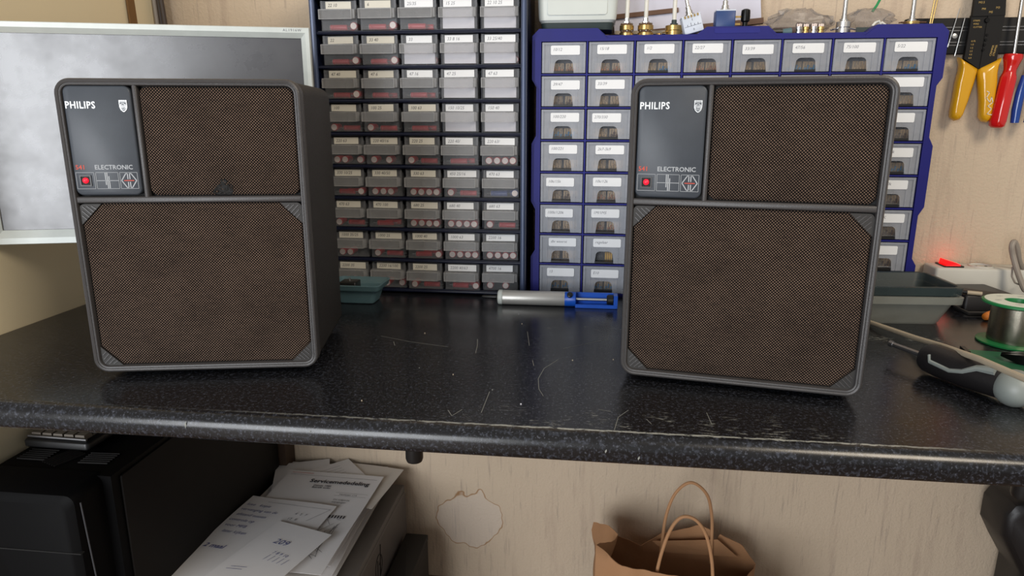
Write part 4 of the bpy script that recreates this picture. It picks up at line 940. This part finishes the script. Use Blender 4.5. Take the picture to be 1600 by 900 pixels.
mb = MB(); mb.loft([L(0, .014), L(.002, .011), L(.026, .004), L(.028, -.003), L(.037, -.006), L(.038, -.004), L(.030, .001), L(.027, .006), L(.003, .013)]); mb.build('bowl', 'tub_teal', ty)
q = thing('black_part', 'small black block lying in the teal tray', 'component', (-.445, 1.198, T+.004)); mb = MB(); zblock(mb, -.016, .016, -.015, .015, 0, .034, .003, .0015); mb.build('case', 'black_plastic', q); mb = MB(); mb.tube([(0, 0, .034), (0, 0, .039)], .002, 8); mb.build('terminal', 'steel', q)

# ------------------------------------------------------------------ below the desk: tower, keyboard, second computer, papers
tw = thing('computer_tower', 'black computer tower standing on the floor under the left end of the worktop', 'computer', (-.810, 1.10, 0)); TH = T - .190
mb = MB(); mb.box(-.096, .1005, -.24, .285, .02, TH-.004); mb.build('case', 'tower_bezel', tw)
mb = MB(); rblock(mb, 0, .50, 0, .004, .025, TH-.012, .004, .001, 2)
sp2 = MB()
for v in mb.v: sp2.v.append((.1005 + .0035 - v[1], -.222 + v[0], v[2]))
sp2.f = mb.f; sp2.m = mb.m; sp2.build('side_panel', 'tower_panel', tw)
mb = MB(); L = lambda y, i: [(x, y, z) for x, z in rrect(-.096+i, .086-i, .02+i, TH-.002-i, .014, 4)]
mb.loft([L(-.232, 0), L(-.270, .002), L(-.290, .008), L(-.296, .018)]); mb.build('front_bezel', 'tower_bezel', tw)
mb = MB()
for z in (TH-.10, TH-.185): mb.box(-.090, .082, -.2975, -.290, z, z+.0015)
mb.box(-.08, .05, -.300, -.290, TH-.165, TH-.160); mb.build('bay_seam', 'black_gap', tw)
mb = MB()
for k in range(6): mb.box(.086, .0872, -.28+.0*k, -.262, TH-.05-.03*k, TH-.028-.03*k)
mb.build('bezel_edge', 'aluminium', tw) if 0 else None
mb = MB(); mb.tube([(.0865, -.288, TH-.020), (.088, -.286, TH-.09), (.0905, -.284, TH-.175)], .0011, 6); mb.build('edge_trim', 'dark_shell', tw)
rg_ = random.Random(2)
for g_, (cx_, cy_, ang) in enumerate(((-.06, -.19, .0), (-.012, -.195, 1.2), (.045, -.19, .05))):
    for k_ in range(6):
        mb = MB(); dx, dy = math.cos(ang), math.sin(ang); ox, oy = -dy*.0062*(k_-2.5), dx*.0062*(k_-2.5)
        mb.tube([(cx_+ox-dx*.024, cy_+oy-dy*.024, TH-.0035), (cx_+ox+dx*.024, cy_+oy+dy*.024, TH-.0035)], .0019, 6); mb.build('top_ridge', 'tower_panel', tw)
kb = thing('keyboard', 'grey keyboard lying on top of the black computer tower', 'keyboard', (-.800, .985, TH+.001), -.02)
mb = MB(); zblock(mb, -.105, .010, -.065, .25, 0, .014, .006, .003); mb.build('base', 'black_plastic', kb)
kk = MB(); kk.loft([[(0, 0, .014), (.0185, 0, .014), (.0185, .018, .014), (0, .018, .014)], [(.0015, .001, .022), (.017, .001, .022), (.017, .016, .0225), (.0015, .016, .0225)]]); k0 = kk.build('key', 'key_grey'); kme = k0.data; bpy.data.objects.remove(k0)
for i in range(5):
    for j in range(3): link('key', kme, kb, (-.098 + .0195*i, -.055 + .0195*j, 0))
mb = MB(); mb.tube([(-.10, -.058, .0175), (.004, -.058, .0165)], .0022, 8); mb.build('front_trim', 'aluminium', kb)
pc = thing('desktop_computer', 'grey desktop computer on the floor with papers piled on top', 'computer', (-.560, 1.195, 0)); PH = T - .492
mb = MB(); zblock(mb, -.122, .145, -.27, .205, 0, PH, .006, .003); mb.build('case', 'pc_grey', pc)
mb = MB(); mb.loft([[(.1455, y, z) for y, z in rrect(-.255, .198, .012, PH-.010, .008, 3)], [(.148, y, z) for y, z in rrect(-.253, .196, .014, PH-.012, .008, 3)]]); sp3 = mb.build('side_panel', 'pc_grey', pc)
mb = MB()
for rad_ in (.024, .0225):
    pass
pts = [(.1484, -.012 + .021*math.cos(t), PH-.062 + .026*math.sin(t)) for t in [2*PI*k/28 for k in range(29)]]; mb.tube(pts, .0009, 5)
mb.tube([(.1484, .002, PH-.020), (.1484, -.006, PH-.085)], .0011, 5); mb.tube([(.1484, -.018, PH-.045), (.1484, -.020, PH-.082)], .0009, 5); mb.tube([(.1484, -.010, PH-.06), (.1484, -.002, PH-.055), (.1484, -.002, PH-.085)], .0009, 5); mb.build('round_emblem', 'black_gap', sp3)
mb = MB(); zblock(mb, -.120, .141, -.285, -.268, .004, PH-.006, .004, .002); mb.build('front_bezel', 'black_gloss', pc)
db = thing('black_box', 'low black box standing on the floor between the desktop computer and the wall', 'box', (-.378, 1.27, 0))
mb = MB(); zblock(mb, -.026, .024, -.10, .09, 0, T-.605, .004, .002); mb.build('case', 'dark_block', db); mb = MB(); zblock(mb, -.027, .025, -.101, .091, T-.604, T-.592, .004, .002); mb.build('lid', 'dark_block', db)
# papers: every sheet its own thing
def sheet(label, cx_, cy_, z, wd, hg, rz, mat, curl=.004, seed=0, writing=None, cat='paper', tilt=0):
    s = thing('paper_sheet', label, cat, (cx_, cy_, z), rz, 'loose papers on the desktop computer'); mb = MB(); n, m_ = 8, 12; vs = []
    zf = lambda x, y: curl*(noise.noise(Vector((x*9+seed, y*7, seed*1.7)))*.6 + .5) + tilt*y
    for j in range(m_+1):
        for i in range(n+1):
            x = -wd/2 + wd*i/n; y = -hg/2 + hg*j/m_; vs.append((x, y, zf(x, y)))
    N = n+1; M_ = len(vs); fs = [(j*N+i, j*N+i+1, (j+1)*N+i+1, (j+1)*N+i) for j in range(m_) for i in range(n)]
    mb.add(vs + [(x, y, z_-.0004) for x, y, z_ in vs], fs + [tuple(a+M_ for a in reversed(f)) for f in fs] + [(i, i+M_, i+1+M_, i+1) for i in range(n)] + [(m_*N+i+1, m_*N+i+1+M_, m_*N+i+M_, m_*N+i) for i in range(n)] + [((j+1)*N, (j+1)*N+M_, j*N+M_, j*N) for j in range(m_)] + [(j*N+n, j*N+n+M_, (j+1)*N+n+M_, (j+1)*N+n) for j in range(m_)])
    mb.build('page', mat, s, ang=60)
    if writing:
        for nm, mt, items in writing:
            mb = MB()
            for it in items:
                if it[0] == 't':
                    _, st, x, y, size, kw = it; v0 = len(mb.v); put_text(mb, st, x, y, 0, size, plane='XY', **kw)
                    for q_ in range(v0, len(mb.v)): a = mb.v[q_]; mb.v[q_] = (a[0], a[1], zf(a[0], a[1]) + .0012)
                else:
                    _, x0, y0, x1, y1, lw_ = it; a = Vector((x0, y0, 0)); b = Vector((x1, y1, 0)); n_ = (b-a).normalized().cross(Vector((0, 0, 1)))*lw_/2
                    q4 = [a-n_, b-n_, b+n_, a+n_]; mb.add([(p.x, p.y, zf(p.x, p.y) + .0012) for p in q4], [(0, 1, 2, 3)])
            mb.build(nm, mt, s)
    return s
Zp = PH + .001
gp = random.Random(9)
descr = ['lowest sheet of the paper pile on the desktop computer', 'second sheet from the bottom of the paper pile', 'third sheet from the bottom of the paper pile', 'fourth sheet from the bottom of the paper pile', 'fifth sheet from the bottom of the paper pile', 'sixth sheet from the bottom of the paper pile', 'yellowed sheet under the printed service bulletin']
for i in range(7):
    sheet(descr[i], -.575 + gp.uniform(-.012, .012), 1.215 + gp.uniform(-.02, .02), Zp + i*.0048, .235, .37, gp.uniform(-.05, .05), 'paper_old' if i % 2 else 'paper', .004, i)
sheet('loose sheet poking out at the back of the pile, leftmost', -.635, 1.338, Zp+.036, .12, .14, .35, 'paper', .004, 21)
sheet('loose printed sheet poking out diagonally at the back of the pile', -.560, 1.340, Zp+.040, .12, .12, .75, 'paper', .004, 22, [('handwriting', 'ink_grey', [('l', -.03, .0 + .012*k, .03, .002 + .012*k, .0008) for k in range(4)])])
sheet('yellowed torn sheet poking out at the back right of the pile', -.490, 1.320, Zp+.037, .13, .17, -.12, 'paper_old', .005, 23)
gl = random.Random(4)
sv = [('title_print', 'ink_dark', [('t', 'Servicemededeling', -.045, .126, .0195, dict(bold=.0005, sx=.92)), ('l', -.10, .153, .10, .153, .0007), ('t', 'Datum: 1980', -.030, .112, .0075, dict(bold=.0002)), ('t', 'Betreft: audio', -.030, .104, .0075, dict(bold=.0002)), ('l', .030, .092, .10, .092, .0005), ('l', .030, .080, .10, .080, .0005), ('t', 'Nummer 114', .040, .083, .007, {}), ('t', 'De volgende', .035, .062, .007, {}), ('t', 'wijzigingen', .035, .053, .007, {})]),
      ('red_print', 'red_print', [('l', -.10, .162, -.05, .162, .0012)]),
      ('diagram_print', 'ink_dark', [('l', .03 + gl.uniform(0, .055), -.05 + gl.uniform(-.09, .05), .03 + gl.uniform(0, .055), -.05 + gl.uniform(-.09, .05), .0007) for k in range(22)] + [('l', .028 + .006*k, -.002, .028 + .006*k, .008, .003) for k in range(10)])]
bul = sheet('printed service bulletin with a bold heading on top of the paper pile', -.560, 1.178, Zp+.044, .218, .345, -.02, 'paper', .003, 31, sv)
hw = [('handwriting', 'ink_blue', [('t', s_, -.085 + gl.uniform(-.006, .006), .098 - .019*i, .0125, dict(shear=.3, sx=.9)) for i, s_ in enumerate(('luxe   kopie', 'vervanging van de', 'afstand tussen', 'controle op', 'voor MFB', 'later kijken'))] + [('t', '2 maal', -.085, -.045, .016, dict(shear=.3, bold=.0003))]), ('pencil_box', 'ink_grey', [('l', -.05, .118, .09, .118, .0008), ('l', .09, .118, .062, .07, .0008), ('t', '4  2  7', .028, .085, .010, {}), ('t', '12  8', .022, .066, .010, {})])]
sheet('handwritten sheet in blue ink lying over the service bulletin', -.612, 1.085, Zp+.0495, .19, .27, -.10, 'paper', .004, 41, hw)
nt_ = [('handwriting', 'ink_blue', [('t', '209', -.022, .030, .021, dict(shear=.2)), ('t', '7 8 9 10', .0, .004, .010, dict(shear=.2))] + [('l', -.002 + .010*k, -.016, .002 + .010*k, .0, .0008) for k in range(5)] + [('l', -.04, -.052, -.012, -.044, .0008), ('l', -.044, -.060, -.016, -.052, .0008)])]
sheet('folded note with the number 209 written on it, topmost on the pile', -.560, 1.030, Zp+.0550, .125, .19, -.28, 'paper', .004, 51, nt_)

# ------------------------------------------------------------------ kraft paper bag
kbg = thing('paper_bag', 'open brown kraft paper bag with twisted handles on the floor under the worktop', 'bag', (.195, 1.255, 0))
bx, by, bh_ = .172, .085, T - .512
per = []; NS = 48; NY = 12
for i in range(NS): per.append((-bx + 2*bx*i/NS, -by, 'f'))
for i in range(NY): per.append((bx, -by + 2*by*i/NY, 'r'))
for i in range(NS): per.append((bx - 2*bx*i/NS, by, 'b'))
for i in range(NY): per.append((-bx, by - 2*by*i/NY, 'l'))
def pl(x, P):
    for (x0, z0), (x1, z1) in zip(P, P[1:]):
        if x <= x1: return z0 + (z1-z0)*max(0, (x-x0))/(x1-x0)
    return P[-1][1]
def topz(x, y, sd_):
    z = .003*noise.noise(Vector((x*40, y*40, 2)))
    if sd_ == 'b': return z + T + pl(x, [(-.175, -.52), (-.13, -.545), (-.072, -.572), (-.032, -.536), (.05, -.515), (.076, -.522), (.081, -.56), (.091, -.528), (.14, -.552), (.175, -.60)])
    if sd_ == 'f': return z + T + pl(x, [(-.175, -.455), (-.15, -.475), (-.125, -.498), (-.05, -.508), (.02, -.517), (.175, -.55)])
    if sd_ == 'l': return z + T + pl(y, [(-by, -.455), (-.02, -.492), (.02, -.485), (by, -.52)])
    return z + T - .575 + .025*(abs(y)/by) - (.025 if y > 0 else 0)*(abs(y)/by) * 2
loops = []
for j in range(13):
    f = j/12; L0 = []
    for x, y, sd_ in per:
        fold = 0
        if sd_ == 'l': fold = .045*(1 - abs(y)/by)*f**2
        if sd_ == 'r': fold = -.040*(1 - abs(y)/by)*f**2
        cr = .010*f*noise.noise(Vector((x*11, y*11 + 3, f*4))) + .004*f*noise.noise(Vector((x*40, y*40, f*12)))
        bulge = .012*math.sin(PI*f)
        yy = y*(1 + .05*f) + (math.copysign(1, y)*(bulge + cr) if sd_ in 'fb' else 0); xx = x + fold + (cr if sd_ in 'lr' else 0)
        L0.append((xx, yy, topz(x, y, sd_)*f))
    loops.append(L0)
inner = []
for j in range(12, 0, -1): inner.append([(x*.992, y*.985, z + (.0 if j < 12 else 0)) for x, y, z in loops[j]])
mb = MB(); mb.loft(loops + inner); mb.build('body', 'kraft', kbg, ang=50)
mb = MB(); mb.loft([[(-.02, by-.012, bh_-.06), (.13, by-.010, bh_-.06), (.13, by-.0085, bh_-.06), (-.02, by-.0105, bh_-.06)], [(-.05, by-.020, bh_-.030), (.085, by-.016, bh_-.018), (.085, by-.0148, bh_-.018), (-.05, by-.0188, bh_-.030)]]); mb.build('handle_patch', 'kraft', kbg)
def handle(pts):
    P = [Vector(p) for p in pts]; sub = []
    for i in range(len(P)-1):
        for k_ in range(6):
            t_ = k_/6; p0, p1, p2, p3 = P[max(i-1, 0)], P[i], P[i+1], P[min(i+2, len(P)-1)]
            sub.append(.5*((2*p1) + (p2-p0)*t_ + (2*p0-5*p1+4*p2-p3)*t_**2 + (3*p1-p0-3*p2+p3)*t_**3))
    sub.append(P[-1]); mb = MB(); mb.tube([tuple(p - kbg.location) for p in sub], .0033, 8); mb.build('handle', 'kraft_rope', kbg)
yb_ = 1.255 + by - .018
handle([yv(1030, 880, yb_), yv(1034, 850, yb_), yv(1041, 805, yb_), yv(1056, 770, yb_), yv(1080, 754, yb_), yv(1104, 772, yb_), yv(1112, 805, yb_), yv(1112, 845, yb_), yv(1110, 880, yb_)])
yf_ = 1.255 - by + .012
handle([yv(1024, 905, yf_), yv(1032, 870, yf_), yv(1044, 835, yf_), yv(1058, 813, yf_), yv(1073, 807, yf_), yv(1090, 815, yf_), yv(1104, 838, yf_), yv(1112, 875, yf_), yv(1114, 915, yf_)])
# dark case at the right edge
q = thing('black_case', 'black padded case standing on the floor at the lower right edge', 'case', (.975, 1.34, 0))
mb = MB(); L = lambda y, i: [(x, y, z) for x, z in [(-.10+i, 0), (.12-i, 0), (.12-i, .35-i), (-.118+i, .352-i), (-.138+i, .346-i), (-.150+i, .325-i), (-.150+i, .275), (-.128+i, .235), (-.10+i, .19)]]
mb.loft([L(-.03, .012), L(-.022, .003), L(-.01, 0), L(.06, 0), L(.07, .006)]); mb.build('shell', 'tool_black', q)
mb = MB(); mb.tube([(-.05, .02, .345), (-.04, .02, .375), (.03, .02, .375), (.04, .02, .345)], .006, 8); mb.build('grab_handle', 'black_plastic', q)
